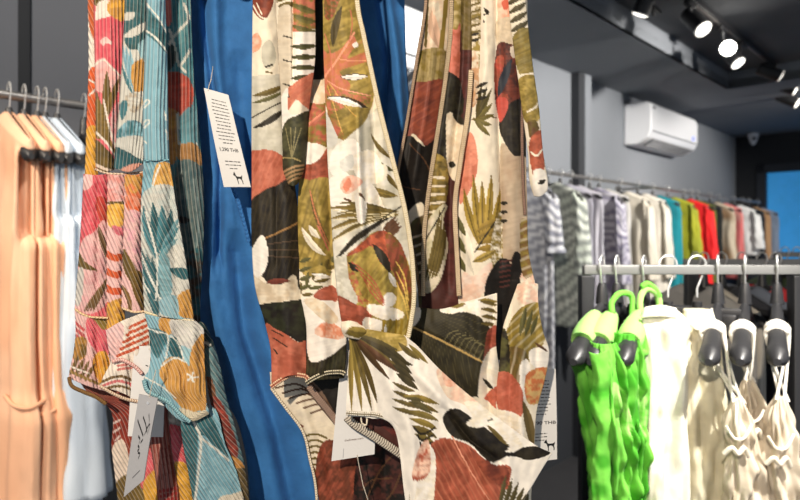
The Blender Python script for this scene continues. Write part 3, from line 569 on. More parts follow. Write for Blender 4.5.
# ------------------------------------------------------------------ second leaf print dress
E = garment('leaf_print_dress', 480, 0.65, 'leaf print dress with stitched narrow edges behind the knot, to its right', 'dress')
panel('edge_panel', E, M['print'],
      [[(427, -84), (440, -84, 5), (454, -84)], [(426, 0), (438, 0, 5), (452, 0)], [(417, 60), (432, 60, 6), (448, 60)], [(407, 122), (423, 122, 6), (441, 120)], [(397, 182), (417, 182, 5), (436, 182)], [(401, 215), (416, 217, 4), (432, 220)], [(414, 255), (422, 260, 3), (430, 262)], [(420, 320), (426, 320), (434, 320)]],
      0.662, CR2, [poly([(420, -84), (460, -84), (456, 50), (418, 56)], (226, 200, 170), CR2, False), leaf((432, 10), (440, 50), 5, (220, 180, 150), 2), line([(428, 0), (426, 46)], 1.4, OL2), line([(446, 0), (440, 60)], 2.2, OL),
      poly([(414, 56), (438, 48), (452, 60), (448, 86), (408, 90)], OL, (170, 150, 100), True, 5, 1, OL2, 0.1, 5), poly([(405, 88), (424, 82), (448, 84), (442, 142), (428, 148), (414, 134), (402, 140)], RU, (128, 66, 52), True, 6, 1, (170, 96, 74), 1.0, 7), poly([(394, 150), (410, 136), (424, 146), (442, 142), (440, 224), (420, 216), (396, 206)], DK2, (30, 24, 18), True, 7), line([(410, 144), (424, 160), (434, 180)], 0.6, BR), line([(400, 186), (420, 190)], 0.5, BR),
      poly([(408, 214), (418, 203), (424, 206), (422, 224), (414, 226)], CR), poly([(408, 230), (436, 224), (434, 320), (416, 320)], GR, (90, 76, 52)), [line([(412+i, 238+9*i), (430, 232+9*i)], 1.0, CR2) for i in range(5)]],
      bow=3, folds=[([(438, -80), (428, 90), (412, 190)], 4, 3), ([(430, -80), (420, 80), (406, 180)], 3, -2)], seed=11)
seam('overlock_edge', E, [(427, -84), (426, 0), (417, 60), (407, 122), (397, 182), (401, 215), (414, 255), (420, 296)], 0.657, 2.0, ((186, 160, 134), (74, 54, 44)), 2.6, 1.5)
panel('edge_panel', E, M['print'],
      [[(451, -84), (462, -84, 5), (476, -84)], [(450, 0), (462, 0, 5), (476, 0)], [(446, 70), (460, 70, 5), (476, 70)], [(438, 130), (455, 130, 5), (474, 130)], [(430, 182), (446, 182, 6), (464, 182)], [(424, 236), (442, 236, 5), (462, 236)], [(422, 300), (440, 300, 3), (462, 300)], [(424, 345), (440, 345), (462, 345)]],
      0.650, MA, [poly([(446, -84), (466, -84), (462, 20), (456, 32), (444, 28)], (190, 170, 120), OL, True, 5), poly([(446, 30), (456, 30), (460, 24), (459, 70), (456, 80), (442, 76)], (206, 120, 100), CO2), poly([(458, -84), (480, -84), (480, 62), (462, 60)], (120, 104, 70), OL2, False), poly([(460, 50), (480, 50), (478, 112), (458, 110)], (84, 42, 38), MA, False), poly([(438, 80), (458, 78), (464, 110), (450, 130), (446, 164), (428, 164)], DK2, (48, 44, 30)),
      poly([(447, 114), (458, 116), (468, 128), (462, 150), (458, 180), (448, 172), (446, 140)], CR2, (216, 196, 166)), leaf((452, 113), (466, 126), 3.5, DK), leaf((448, 163), (456, 166), 3.5, DK), poly([(426, 162), (446, 160), (446, 200), (432, 222), (422, 240)], (150, 126, 60), OL2, True, 5), [line([(428-i*0.6, 177+9*i), (444, 178+8*i)], 1.2, CR2) for i in range(6)], poly([(424, 232), (444, 204), (450, 230), (440, 280), (424, 290)], (206, 196, 160), CR2), [leaf((424+i*3, 284), (440+i*2, 208+6*i), 2.2, OL2, 2) for i in range(4)], line([(426, 240), (436, 222), (444, 208)], 0.7, DK), poly([(444, 214), (468, 190), (468, 300), (442, 300), (448, 250)], (86, 44, 40), MA), poly([(426, 282), (438, 276), (438, 282), (428, 288)], CR2)],
      bow=3, folds=[([(452, -80), (450, 70), (434, 180), (428, 280)], 4, 3), ([(466, -80), (462, 80), (450, 180), (448, 290)], 5, -6)], seed=12)
seam('overlock_edge', E, [(452, -84), (451, 20), (446, 75), (438, 130), (430, 182), (424, 236), (423, 296)], 0.644, 3.0, ((206, 184, 150), (78, 60, 46)), 2.6, 1.6)
panel('main_panel', E, M['print'],
      [[(470, -84), (488, -84, 6), (506, -84, 2), (526, -84, -8)], [(471, 0), (490, 0, 6), (508, 0, 2), (527, 0, -8)], [(472, 60), (488, 60, 6), (506, 60, 0), (527, 60, -8)], [(468, 112), (486, 112, 6), (505, 112, 0), (526, 112, -6)], [(460, 165), (480, 165, 6), (502, 165, 1), (526, 165, -4)], [(455, 205), (478, 205, 6), (500, 205, 3), (527, 205, -2)], [(457, 255), (480, 255, 6), (502, 255, 1), (529, 255, -3)], [(458, 292), (482, 294, 4), (506, 294, -6), (538, 298, -4)], [(462, 360, -4), (486, 360, 0), (508, 360, -8), (538, 360, -8)]],
      0.640, CR, [poly([(470, -84), (480, -84), (480, 64), (468, 112), (470, 60)], OL, CR2, True, 4), [line([(470, 6+7*i), (480, 3+7*i)], 1.1, OL2) for i in range(6)], [leaf((470, 36+6*i), (480, 33+6*i), 1.6, DK) for i in range(2)], poly([(469, 60), (478, 54), (478, 100), (468, 104)], (196, 150, 110), CR2),
      poly([(496, -84), (514, -84), (513, 18), (498, 24)], (226, 160, 130), PK, False), poly([(502, 2), (508, 0), (508, 8), (504, 10)], (206, 96, 70)), poly([(496, 22), (516, 18), (520, 44), (508, 48), (497, 46)], (196, 178, 150), (214, 196, 168)), 
      poly([(497, 46), (510, 44), (517, 48), (524, 52), (530, 160), (518, 158), (508, 144), (499, 120), (494, 90)], MA, RU2, True, 6), poly([(495, 60), (504, 58), (500, 90), (508, 96), (504, 116), (500, 110), (494, 84)], (170, 74, 58), RU, True, 5), leaf((512, 58), (498, 98), 4.2, (44, 48, 56), 1), poly([(510, 48), (516, 47), (518, 56), (512, 58)], (216, 200, 180)), poly([(499, 124), (508, 106), (516, 100), (530, 100), (530, 170), (514, 158), (506, 146)], DK, DK2), poly([(496, 100), (506, 98), (508, 108), (500, 122)], (196, 84, 70)),
      poly([(484, 8), (486, 14), (489, 12)], DK), line([(484, 15), (488, 14)], 0.7, DK), line([(484, 22), (484, 21)], 0.7, DK),
      [leaf((474, 122-i*1.2), (494-abs(i-2)*2, 92+i*11), 2.6, (112, 100, 50), 1) for i in range(5)], [leaf((476, 120), (482+i*5, 84+2*i), 1.8, (84, 74, 40), 0) for i in range(3)], [leaf((476, 88+6*i), (488, 82+7*i), 1.8, DK) for i in range(3)], line([(472, 120), (484, 116), (496, 118)], 0.7, OL2),
      poly([(460, 166), (468, 134), (475, 140), (478, 166), (472, 186), (460, 204)], (222, 140, 112), CO, True, 6), 
      poly([(500, 150), (514, 156), (528, 166), (530, 262), (502, 262)], (188, 168, 142), (176, 152, 126), True, 14),  # duller beige puts the shadow on the cream cloth into the colour
      [leaf((480+i*1.5, 246), (464+i*9.0, 180-(i % 2)*10+abs(i-2)*4), 3.6, (166, 138, 58), (i-2)*1.2, (112, 92, 36), 0, 0.6) for i in range(5)], [leaf((476, 250-6*i), (502, 232-10*i+18), 3.4, (150, 122, 52), -2, CR, 0, 0) for i in range(4)], line([(475, 252), (484, 238), (496, 220)], 0.8, DK), poly([(496, 218), (502, 214), (502, 268), (494, 270), (490, 250)], OL, CR, True, 3, 1, OL2, 1.5, 7), [leaf((500, 203+9*i), (508, 203+9*i), 2.0, DK) for i in range(3)], leaf((458, 214), (475, 276), 6, CR, 1), [leaf((458+i, 216+20*i), (466, 236+18*i), 3.0, GR, 1) for i in range(3)], leaf((472, 262), (496, 250), 4, GO, 1, OL2, 4),
      poly([(460, 290), (464, 272), (474, 276), (490, 262), (492, 272), (484, 292), (474, 300), (460, 300)], (240, 216, 196), PK), poly([(492, 268), (504, 258), (512, 276), (512, 370), (490, 370), (484, 296)], DK2, (24, 20, 16)), [line([(500, 262+5*i), (516, 259+5*i)], 1.0, MA) for i in range(6)], poly([(512, 258), (526, 264), (530, 280), (526, 370), (508, 370)], (30, 24, 20), DK2), poly([(520, 276), (540, 270), (542, 310), (528, 312)], PK, CR), poly([(520, 222), (530, 226), (534, 270), (522, 274)], OL, (120, 90, 50), True, 4, 1, CR2, 1.2, 9)],  # near-black polygons paint the shade of the recess into the cloth
      bow=1, folds=[([(482, -80), (486, 60), (480, 110)], 4, 2.5), ([(497, -80), (496, 60), (500, 170), (502, 260)], 3, -3), ([(512, -60), (512, 60), (514, 200), (514, 260)], 6, 3), ([(470, 150), (466, 280)], 4, 2), ([(488, 160), (490, 270)], 5, 2)], seed=13)
seam('overlock_edge', E, [(471, 70), (468, 112), (460, 165), (455, 205), (457, 255), (459, 296)], 0.634, 3.2, ((228, 206, 170), (120, 92, 66)), 2.8, 1.6)
seam('overlock_edge', E, [(522, -84), (523, 60), (522, 130), (523, 180), (525, 215)], 0.640, 1.8, ((150, 120, 104), (70, 50, 44)), 2.6, 1.4)
panel('tie_strap', E, M['print'],
      [[(508, -84), (516, -84, 3), (524, -84)], [(509, 0), (517, 0, 3), (525, 0)], [(516, 60), (524, 60, 3), (531, 60)], [(523, 110), (530, 110, 3), (538, 110)], [(529, 155), (536, 155, 3), (542, 153)], [(533, 190), (539, 193, 3), (547, 188)], [(535, 196), (540, 196, 2), (546, 191)]],
      0.622, CR, [[leaf((508+i*1.2, 14+9*i), (526+i*1.2, 2+9*i), 2.8, (84, 76, 52), 1) for i in range(-9, 4)], poly([(513, 38), (529, 30), (534, 74), (520, 74)], (150, 134, 78), OL, True, 4, 1, (90, 78, 44), 1.1, 5), line([(522, 76), (536, 74)], 1.4, CR), poly([(518, 82), (536, 78), (540, 116), (526, 122)], (176, 152, 80), OL, True, 4), line([(528, 112), (534, 108), (538, 102)], 0.9, CR), poly([(528, 124), (534, 120), (538, 130), (532, 140)], BR, OL2), poly([(530, 142), (541, 132), (543, 172), (534, 176)], (176, 92, 66), RU, True, 4), line([(532, 152), (536, 156), (541, 150)], 0.8, CR), poly([(534, 172), (544, 172), (548, 196), (536, 198)], WH), leaf((537, 184), (545, 180), 2.2, DK)],
      bow=1.5, thick=0.003, seed=14)
# folded cross piece with the big dark leaf
panel('cross_fold', E, M['print'],
      [[(414, 307, -6), (440, 309, 2), (468, 301, 6), (497, 293, 4)], [(412, 322, 0), (440, 326, 6), (470, 320, 9), (497, 312, 6)], [(409, 340, 0), (440, 350, 6), (472, 350, 9), (496, 340, 2)], [(414, 362, -2), (444, 376, 4), (478, 380, 8), (500, 372, -2)], [(430, 400, -6), (456, 410, 0), (490, 416, 6), (512, 412, -4)], [(450, 450, -10), (474, 456, -4), (505, 462, 2), (522, 458, -6)]],
      0.622, DK, [poly([(404, 300), (442, 308), (452, 314), (470, 318), (482, 326), (492, 344), (486, 366), (478, 390), (462, 404), (404, 370)], (50, 46, 30), (40, 36, 24), True, 8), leaf((404, 322), (494, 368), 44, (54, 49, 31), 0, (86, 78, 50), 30, 0.9, (42, 38, 25), 0.45, 1.0), line([(413, 327), (448, 344), (486, 364)], 0.9, (176, 144, 84)),
      [line([(444+5*i, 341+2.6*i), (450+5*i, 333+2*i), (462+4*i, 329+3*i)], 0.45, (112, 104, 70)) for i in range(8)],
      poly([(406, 306), (416, 302), (421, 312), (418, 322), (410, 326)], WH), poly([(440, 309), (470, 296), (500, 288), (500, 326), (490, 328), (478, 316), (464, 312), (450, 314)], CR, WH), leaf((448, 306), (466, 304), 3.2, OL), leaf((452, 300), (470, 296), 2.0, OL2), leaf((478, 300), (498, 302), 2.6, OL), [leaf((498, 306+7*i), (480, 302+7*i), 2.2, OL2, 1) for i in range(4)], [line([(488, 340-4*i), (494, 334-4*i), (499, 322-2*i)], 0.8, CR) for i in range(3)],
      poly([(488, 330), (500, 326), (500, 346), (492, 360), (484, 368), (484, 350)], (176, 88, 70), RU), poly([(482, 362), (496, 346), (506, 360), (498, 388), (486, 402), (478, 396)], (232, 224, 206), CR), leaf((482, 378), (494, 390), 2.0, DK), poly([(484, 398), (500, 384), (520, 380), (526, 420), (510, 422), (494, 412)], (206, 112, 86), CO2, True, 5), poly([(470, 400), (486, 400), (500, 412), (522, 420), (530, 470), (480, 440)], (236, 228, 208), CR)],
      bow=0, folds=[([(414, 326), (470, 352), (490, 364)], 3, -1), ([(494, 296), (492, 330), (486, 370), (490, 420)], 4, -4), ([(476, 300), (482, 350), (474, 390)], 5, 3)], seed=15, hang=False)
panel('lower_panel', E, M['print'],
      [[(518, 284, -10), (528, 282, -6), (538, 284, -8)], [(508, 312, -4), (526, 306, 4), (538, 302, 0)], [(502, 334, 0), (524, 334, 7), (543, 332, 2)], [(500, 360, -2), (524, 356, 6), (549, 352, 0)], [(497, 385, -2), (522, 382, 5), (545, 378, 0)], [(496, 412, 0), (518, 410, 5), (537, 408, 0)], [(500, 450, 0), (518, 450, 5), (534, 448, 0)], [(503, 480, 0), (518, 480, 4), (532, 476, 0)], [(503, 560, 0), (516, 560, 4), (528, 560, 0)]],
      0.618, CR, [poly([(514, 280), (540, 280), (540, 312), (528, 314), (520, 306)], PK, CR), poly([(504, 346), (510, 322), (524, 306), (540, 304), (546, 330), (540, 350), (524, 366), (508, 370)], (150, 128, 56), OL, True, 4, 1, (232, 222, 190), 0.85, 7), [leaf((520+i*5, 336), (526+i*6, 306+i*4), 2.4, GR) for i in range(3)], poly([(506, 352), (520, 348), (528, 360), (522, 400), (508, 398)], (120, 96, 50), OL2, True, 4, 1, CR2, 0.2, 8), poly([(496, 338), (506, 330), (510, 370), (500, 376)], DK, GR), poly([(530, 350), (550, 346), (550, 362), (538, 368), (530, 362)], WH), leaf((534, 342), (548, 352), 1.4, BR), poly([(520, 366), (528, 360), (530, 380), (522, 402)], WH), poly([(494, 378), (508, 372), (522, 390), (520, 418), (500, 412)], (196, 108, 84), CO2, True, 5), poly([(526, 374), (548, 368), (546, 392), (536, 404), (526, 400)], (206, 170, 110), (200, 116, 70), True, 4), poly([(494, 412), (520, 416), (524, 440), (524, 452), (500, 446)], WH, CR), leaf((522, 400), (532, 450), 4.5, (110, 92, 52), -2), [leaf((504+6*i, 516), (510+6*i, 478+5*i), 2.6, (96, 84, 52)) for i in range(4)]],
      bow=2, folds=[([(524, 290), (520, 380), (522, 470)], 4, 3), ([(512, 310), (510, 400), (512, 500)], 4, -3), ([(536, 300), (536, 370)], 3, -2)], seed=16, hang=False)
# ================================================================== BLUE GARMENT
BL = (52, 112, 172); BL2 = (47, 104, 162)
Bg = garment('plain_dress', 270, 0.70, 'plain royal blue garment hanging behind the leaf print dress', 'dress')
panel('body_panel', Bg, M['cotton'],
      [[(189, -84), (212, -84, 6), (240, -84, 2), (300, -84)], [(190, 0), (212, 0, 8), (240, 0, 3), (300, 0)], [(190, 60), (214, 60, 8), (242, 60, 3), (300, 60)], [(194, 140), (218, 140, 8), (246, 140, 3), (300, 140)], [(203, 200), (226, 200, 10), (252, 200, 2), (304, 200)],
       [(199, 258), (226, 258, 10), (254, 258, 0), (308, 258)], [(196, 300), (228, 300, 12), (262, 300, 2), (316, 300)], [(203, 332), (232, 332, 12), (268, 332, 2), (322, 332)], [(215, 364), (240, 364, 12), (276, 364, 2), (330, 364)], [(222, 394), (250, 394, 12), (288, 394, 2), (336, 394)], [(236, 418), (260, 418, 12), (296, 418, 2), (342, 418)], [(245, 450), (270, 450, 10), (304, 450, 0), (348, 450)], [(250, 500), (278, 500, 10), (312, 500, 0), (352, 500)], [(252, 560), (284, 560), (318, 560), (356, 560)]],
      0.690, BL, [], BL2, folds=[([(201, -80), (206, 30), (213, 85), (221, 150), (220, 200), (216, 268)], 4, -7), ([(213, -80), (217, 70), (228, 150)], 6, 5), ([(240, 60), (246, 160), (252, 260)], 9, -6), ([(206, 190), (212, 300), (240, 420), (262, 540)], 8, 6), ([(234, 240), (244, 330), (276, 430), (300, 540)], 9, -10), ([(250, 220), (262, 330), (300, 430), (322, 540)], 10, 8), ([(222, 210), (220, 250), (222, 268)], 2.5, -5)], wr=0.35, seed=21, step=1.6)
seam('pocket_stitch', Bg, [(229, 180), (237, 198), (243, 218), (249, 242)], 0.679, 2.4, ((50, 110, 172), (38, 92, 152)), 6.0, 1.6)
panel('body_panel', Bg, M['cotton'],
      [[(346, -84), (372, -84, 6), (403, -84)], [(350, 0), (376, 0, 7), (404.5, 0)], [(364, 60), (385, 60, 8), (406, 60)], [(380, 110), (394, 110, 8), (409, 110)], [(386, 155), (396, 155, 7), (406, 155)], [(388, 200), (394, 205, 4), (400, 210)], [(388, 300), (394, 300), (398, 300)]],
      0.700, BL, [], BL2, bow=2, folds=[([(368, -80), (388, 60), (386, 120), (388, 180)], 4, -8), ([(378, -80), (398, 60), (402, 120), (398, 180)], 4, 6)], wr=0.4, seed=23, step=1.6)

# ================================================================== BLUE FLORAL RIBBED GARMENT
TE_ = (44, 92, 98); TE2 = (66, 120, 128); LB = (132, 178, 190); LB2 = (150, 190, 196); GW = (206, 204, 192); MU = (206, 152, 74); MU2 = (190, 136, 62); RD = (188, 70, 52); WL = (226, 226, 214)
F = garment('floral_garment', 175, 0.64, 'teal and light blue floral ribbed garment left of the plain blue one', 'dress')
panel('back_panel', F, M['rib'],
      [[(160, -84), (176, -84, 3), (191, -84)], [(163, 0), (178, 0, 4), (191, 0)], [(166, 60), (180, 60, 4), (193, 60)], [(167, 140), (184, 140, 4), (200, 140)], [(172, 200), (190, 200, 4), (204, 200)], [(180, 260), (192, 260, 3), (203, 258)], [(184, 310), (192, 310), (200, 310)], [(190, 380), (198, 380), (206, 380)]],
      0.660, TE2, [poly([(160, -84), (176, -84), (174, 10), (164, 6)], LB), poly([(164, -6), (170, -4), (172, 20), (168, 26), (162, 12)], (206, 110, 104)), poly([(172, -60), (194, -60), (194, 70), (176, 60)], (84, 130, 134), TE2), line([(184, 4), (188, 20), (176, 34), (170, 44)], 1.4, GW), line([(170, 30), (176, 52), (180, 66), (190, 50)], 1.3, GW), line([(180, 66), (186, 72)], 1.2, GW),
      poly([(164, 60), (172, 44), (176, 60), (168, 72)], (40, 56, 56)), poly([(164, 76), (176, 72), (186, 76), (193, 88), (192, 104), (182, 118), (172, 116), (164, 106)], (176, 70, 54), (154, 60, 46)), poly([(164, 112), (178, 112), (182, 130), (176, 160), (168, 160)], (166, 110, 60), MU2), poly([(178, 120), (194, 106), (200, 128), (196, 142), (182, 146)], (84, 128, 136)), line([(178, 114), (180, 146), (196, 144)], 1.1, GW), poly([(176, 148), (196, 144), (202, 164), (186, 170)], (160, 116, 66)), line([(180, 168), (196, 180), (204, 186)], 1.4, GW), poly([(176, 168), (206, 176), (206, 262), (186, 280)], (62, 88, 92), (90, 108, 106)), poly([(180, 216), (190, 220), (182, 224)], (40, 40, 40)), line([(194, 180), (198, 220), (196, 260)], 1.0, (120, 140, 138)), poly([(184, 270), (204, 256), (208, 380), (186, 380)], (64, 52, 42), TE_)],
      bow=3, folds=[([(178, -70), (180, 80), (192, 260)], 4, -3)], seed=31, step=1.3)
panel('grey_strap', F, M['rib'],
      [[(126, -84), (137, -84, 4), (148, -84)], [(125, 0), (136, 0, 4), (147, 0)], [(123, 50), (134, 50, 4), (145, 50)], [(119, 110), (131, 110, 4), (144, 110)], [(114, 168), (129, 172, 3), (144, 163)]],
      0.650, GW, [poly([(120, -84), (150, -84), (150, 30), (140, 48), (126, 44), (122, 0)], (58, 96, 98), TE_), poly([(124, 14), (134, 12), (134, 18), (126, 21)], GW), poly([(124, 36), (134, 28), (146, 22), (146, 28), (136, 36), (126, 38)], GW), poly([(138, 44), (148, 40), (148, 60), (140, 56)], LB2), [leaf((122+i*4, 42+i*3), (136+i*2, 96), 2.2, LB, 1) for i in range(3)], leaf((122, 64), (134, 96), 1.8, TE2, 1), poly([(132, 66), (139, 60), (144, 62), (144, 92), (138, 98), (132, 82)], MU, MU2), poly([(126, 96), (144, 92), (144, 106), (132, 112)], (172, 142, 96), GW), poly([(117, 132), (130, 120), (144, 126), (144, 137), (118, 139)], TE2, LB), poly([(116, 139), (144, 137), (144, 158), (118, 150)], (200, 200, 190)), poly([(113, 148), (124, 150), (144, 162), (144, 166), (118, 170), (112, 170)], (44, 86, 92), TE_), poly([(118, 172), (130, 165), (142, 164), (146, 176), (122, 176)], (214, 152, 132)), poly([(120, 105), (127, 100), (127, 112), (122, 120)], TE2)],
      bow=2, seed=32, step=1.2)
panel('blue_strap', F, M['rib'],
      [[(148, -84), (157, -84, 5), (163, -84)], [(147, 0), (156, 0, 5), (165, 0)], [(145, 60), (156, 60, 5), (167, 62)], [(143, 120), (155, 120, 5), (168, 120)], [(144, 160), (156, 161, 5), (169, 159)]],
      0.630, LB, [poly([(140, -84), (172, -84), (170, 2), (150, 0)], (132, 172, 184), LB), poly([(146, 8), (156, 18), (166, 34), (168, 54), (156, 42), (144, 30)], (62, 112, 118), TE_), line([(147, 4), (157, 16), (167, 34)], 0.9, WL), line([(144, 29), (156, 38), (168, 54)], 0.9, WL), [line([(143, 105+20*i), (147, 100+20*i), (150, 102+20*i), (145, 108+20*i)], 0.8, WL) for i in range(2)], line([(164, 112), (166, 120)], 0.8, WL), line([(166, 130), (168, 140)], 0.8, WL), line([(145, 141), (147, 143)], 0.7, WL)],
      bow=3, seed=33, step=1.1)
seam('seam_line', F, [(144, 160), (156, 161.5), (169, 159.5)], 0.627, 1.0, (LB, TE2), 6, 1.5)
FL = [poly([(140, 158), (172, 158), (180, 196), (160, 210), (140, 205)], LB, (104, 152, 164)), poly([(156, 166), (163, 162), (170, 164), (175, 178), (176, 192), (166, 192), (152, 194), (152, 186)], MU, (222, 172, 90)), line([(151, 195), (166, 192), (177, 191)], 1.1, WL), line([(152, 190), (156, 176), (160, 165)], 0.9, WL),
      poly([(140, 200), (182, 195), (190, 300), (142, 310)], (190, 198, 190), GW), [leaf((158, 262-4*i), (144+9*i, 202+abs(i-1)*3), 4.6, TE_ if i % 2 else TE2, (i-1)*2) for i in range(4)], [leaf((158, 272), (182-2*i, 214+12*i), 3.6, TE2 if i % 2 else (104, 146, 152), -3) for i in range(3)], [leaf((156+i*1, 320), (142+i*5, 250+i*3), 4.5, (58, 106, 112) if i % 2 else TE_, 1) for i in range(3)], line([(142, 256), (152, 280), (162, 304)], 1.0, WL), line([(146, 212), (152, 236), (158, 264), (156, 300)], 1.0, WL), line([(142, 280), (150, 292)], 0.9, WL), poly([(166, 258), (178, 244), (190, 262), (192, 296), (176, 306), (168, 290)], (206, 204, 192), GW), poly([(158, 270), (168, 256), (172, 290), (164, 306)], (120, 160, 166)), poly([(169, 269), (184, 268), (192, 274), (186, 280), (176, 276)], TE_), poly([(177, 300), (182, 292), (192, 290), (200, 300), (200, 318), (180, 316)], MU, MU2), poly([(160, 300), (176, 296), (178, 316), (162, 314)], (140, 178, 186))]
panel('side_panel', F, M['rib_slant'],
      [[(144, 160), (157, 161, 5), (169, 159)], [(141, 220), (160, 220, 7), (178, 216)], [(143, 280), (166, 280, 8), (188, 275)], [(145, 314), (170, 318, 8), (194, 321)]], 0.630, LB, FL, bow=1, folds=[([(150, 170), (152, 300)], 4, 2), ([(168, 170), (178, 310)], 4, -2.5)], hang=False, seed=34, step=1.1)
seam('seam_line', F, [(144.5, 312), (158, 316), (172, 319), (186, 320), (194, 321)], 0.625, 1.3, ((232, 214, 176), (200, 190, 160)), 5, 1.5)
panel('ruffle', F, M['rib_slant'],
      [[(145, 314), (170, 319, 6), (196, 321)], [(149, 330), (174, 336, 8), (203, 328)], [(151, 352), (178, 358, 9), (204, 345)], [(149, 370, 3), (176, 376, 10), (205, 372)], [(144, 380, 5), (172, 390, 10), (206, 395)], [(148, 391, 5), (174, 400, 8), (207, 405)], [(158, 396, 4), (182, 420, 6), (209, 410)], [(176, 405, 2), (192, 421, 3), (209, 414)]], 0.624, LB, [
      poly([(160, 318), (172, 318), (173, 330), (167, 336), (160, 330)], MU, MU2), poly([(172, 318), (200, 318), (206, 332), (196, 352), (182, 346), (172, 334)], (206, 202, 194), GW), poly([(148, 328), (168, 334), (164, 348), (158, 358), (150, 346)], TE_, (60, 110, 118)), poly([(172, 336), (180, 344), (184, 360), (174, 358), (168, 348)], TE_), poly([(182, 346), (194, 352), (192, 364), (184, 362)], LB2), line([(148, 328), (158, 332), (168, 336), (166, 358)], 0.8, WL), line([(171, 336), (180, 346), (184, 360)], 0.8, WL), poly([(194, 344), (206, 338), (206, 410), (196, 400), (190, 366)], MU, (196, 140, 70)), poly([(160, 370), (168, 358), (180, 358), (192, 368), (204, 374), (208, 400), (196, 412), (182, 408), (164, 384)], MU, (196, 144, 74), True, 5), line([(162, 366), (174, 358), (186, 362)], 0.8, WL), [line([(192, 377), (192+5*math.cos(k*1.2566), 377+5*math.sin(k*1.2566))], 0.9, WL) for k in range(5)], poly([(180, 408), (196, 412), (206, 410), (210, 420), (190, 424)], (216, 204, 176)), line([(144, 377), (160, 385), (176, 398)], 0.7, WL)],
      folds=[([(158, 320), (166, 360), (160, 385)], 4, 3), ([(176, 325), (182, 370), (188, 405)], 4, -3), ([(192, 325), (198, 400)], 4, 3)], hang=False, seed=35, step=1.1)
seam('rolled_hem', F, [(144, 380), (147, 390), (156, 396), (168, 402), (180, 414), (190, 422)], 0.616, 2.6, ((150, 190, 196), (84, 132, 142)), 3.2, 4)
panel('sleeve', F, M['rib_slant'], [[(196, 322, -2), (202, 322, 2), (206, 326)], [(202, 345), (208, 344, 4), (213, 342)], [(206, 372), (214, 372, 4), (220, 366)], [(210, 398), (218, 398, 4), (226, 396)], [(218, 425), (226, 425, 3), (233, 420)], [(232, 470), (238, 470, 3), (245, 468)], [(242, 560), (247, 560), (252, 560)]], 0.642, (96, 128, 132), [poly([(196, 320), (212, 320), (214, 345), (202, 345)], (40, 62, 62)), line([(202, 340), (210, 345)], 1.3, GW), poly([(204, 380), (212, 378), (216, 398), (208, 400)], (120, 74, 44)), poly([(208, 404), (220, 400), (238, 450), (228, 462), (216, 440)], (150, 62, 48), (120, 50, 40)), poly([(220, 468), (232, 456), (244, 466), (244, 480), (228, 480)], (176, 124, 62)), poly([(230, 476), (256, 480), (256, 560), (236, 560)], (104, 86, 52))], bow=2, hang=False, seed=36)
panel('skirt', F, M['rib_slant'],
      [[(184, 404, -4), (196, 408), (210, 404, -4)], [(181, 420), (200, 422, 5), (217, 412)], [(183, 442), (204, 442, 6), (224, 440)], [(188, 470), (212, 472, 6), (236, 470)], [(193, 500), (218, 500, 6), (244, 500)], [(196, 560), (224, 560, 4), (250, 560)]], 0.634, LB, [poly([(178, 404), (192, 404), (198, 430), (198, 460), (194, 500), (186, 470)], (52, 104, 112), TE_), poly([(190, 412), (208, 412), (222, 440), (228, 460), (214, 446), (202, 438)], (48, 96, 104), TE_), poly([(200, 438), (214, 446), (230, 462), (246, 500), (246, 560), (198, 560), (196, 500)], (132, 174, 184), (112, 156, 168)), line([(190, 413), (196, 426), (201, 440), (199, 470), (195, 505)], 1.2, GW), line([(201, 438), (214, 448), (228, 460)], 1.1, GW), poly([(216, 504), (232, 494), (252, 496), (252, 560), (212, 560)], (206, 196, 174)), line([(240, 480), (246, 500)], 1.6, (150, 120, 80))], bow=2, folds=[([(200, 430), (206, 540)], 5, 3)], hang=False, seed=37)

# ================================================================== PINK FLORAL RIBBED GARMENT
PI = (226, 104, 112); PI2 = (214, 84, 96); LP = (232, 186, 180); YE = (226, 168, 62); OLV = (108, 86, 38); OR = (212, 92, 44); WC = (234, 222, 206); RB = (130, 46, 32)
A = garment('floral_garment', 105, 0.66, 'pink, mustard and olive floral ribbed garment at the left of the front rail', 'dress')
panel('edge_strip', A, M['rib_slant'], [[(87, -84), (92, -84, 2), (97, -84)], [(88, 0), (93, 0, 2), (98, 0)], [(89, 60), (93, 60, 2), (99, 60)], [(87, 120), (92, 120, 2), (98, 120)], [(85, 180), (91, 180, 2), (98, 180)]], 0.672, WC, [poly([(86, -84), (92, -84), (96, 20), (94, 40), (88, 10)], (196, 96, 50)), poly([(88, 76), (98, 72), (98, 132), (86, 134)], OR, (224, 110, 60)), line([(90, 80), (96, 84)], 0.9, WC), line([(90, 95), (95, 90)], 0.9, WC), poly([(84, 134), (98, 130), (98, 182), (84, 184)], YE, (214, 150, 50))], bow=1, seed=41)
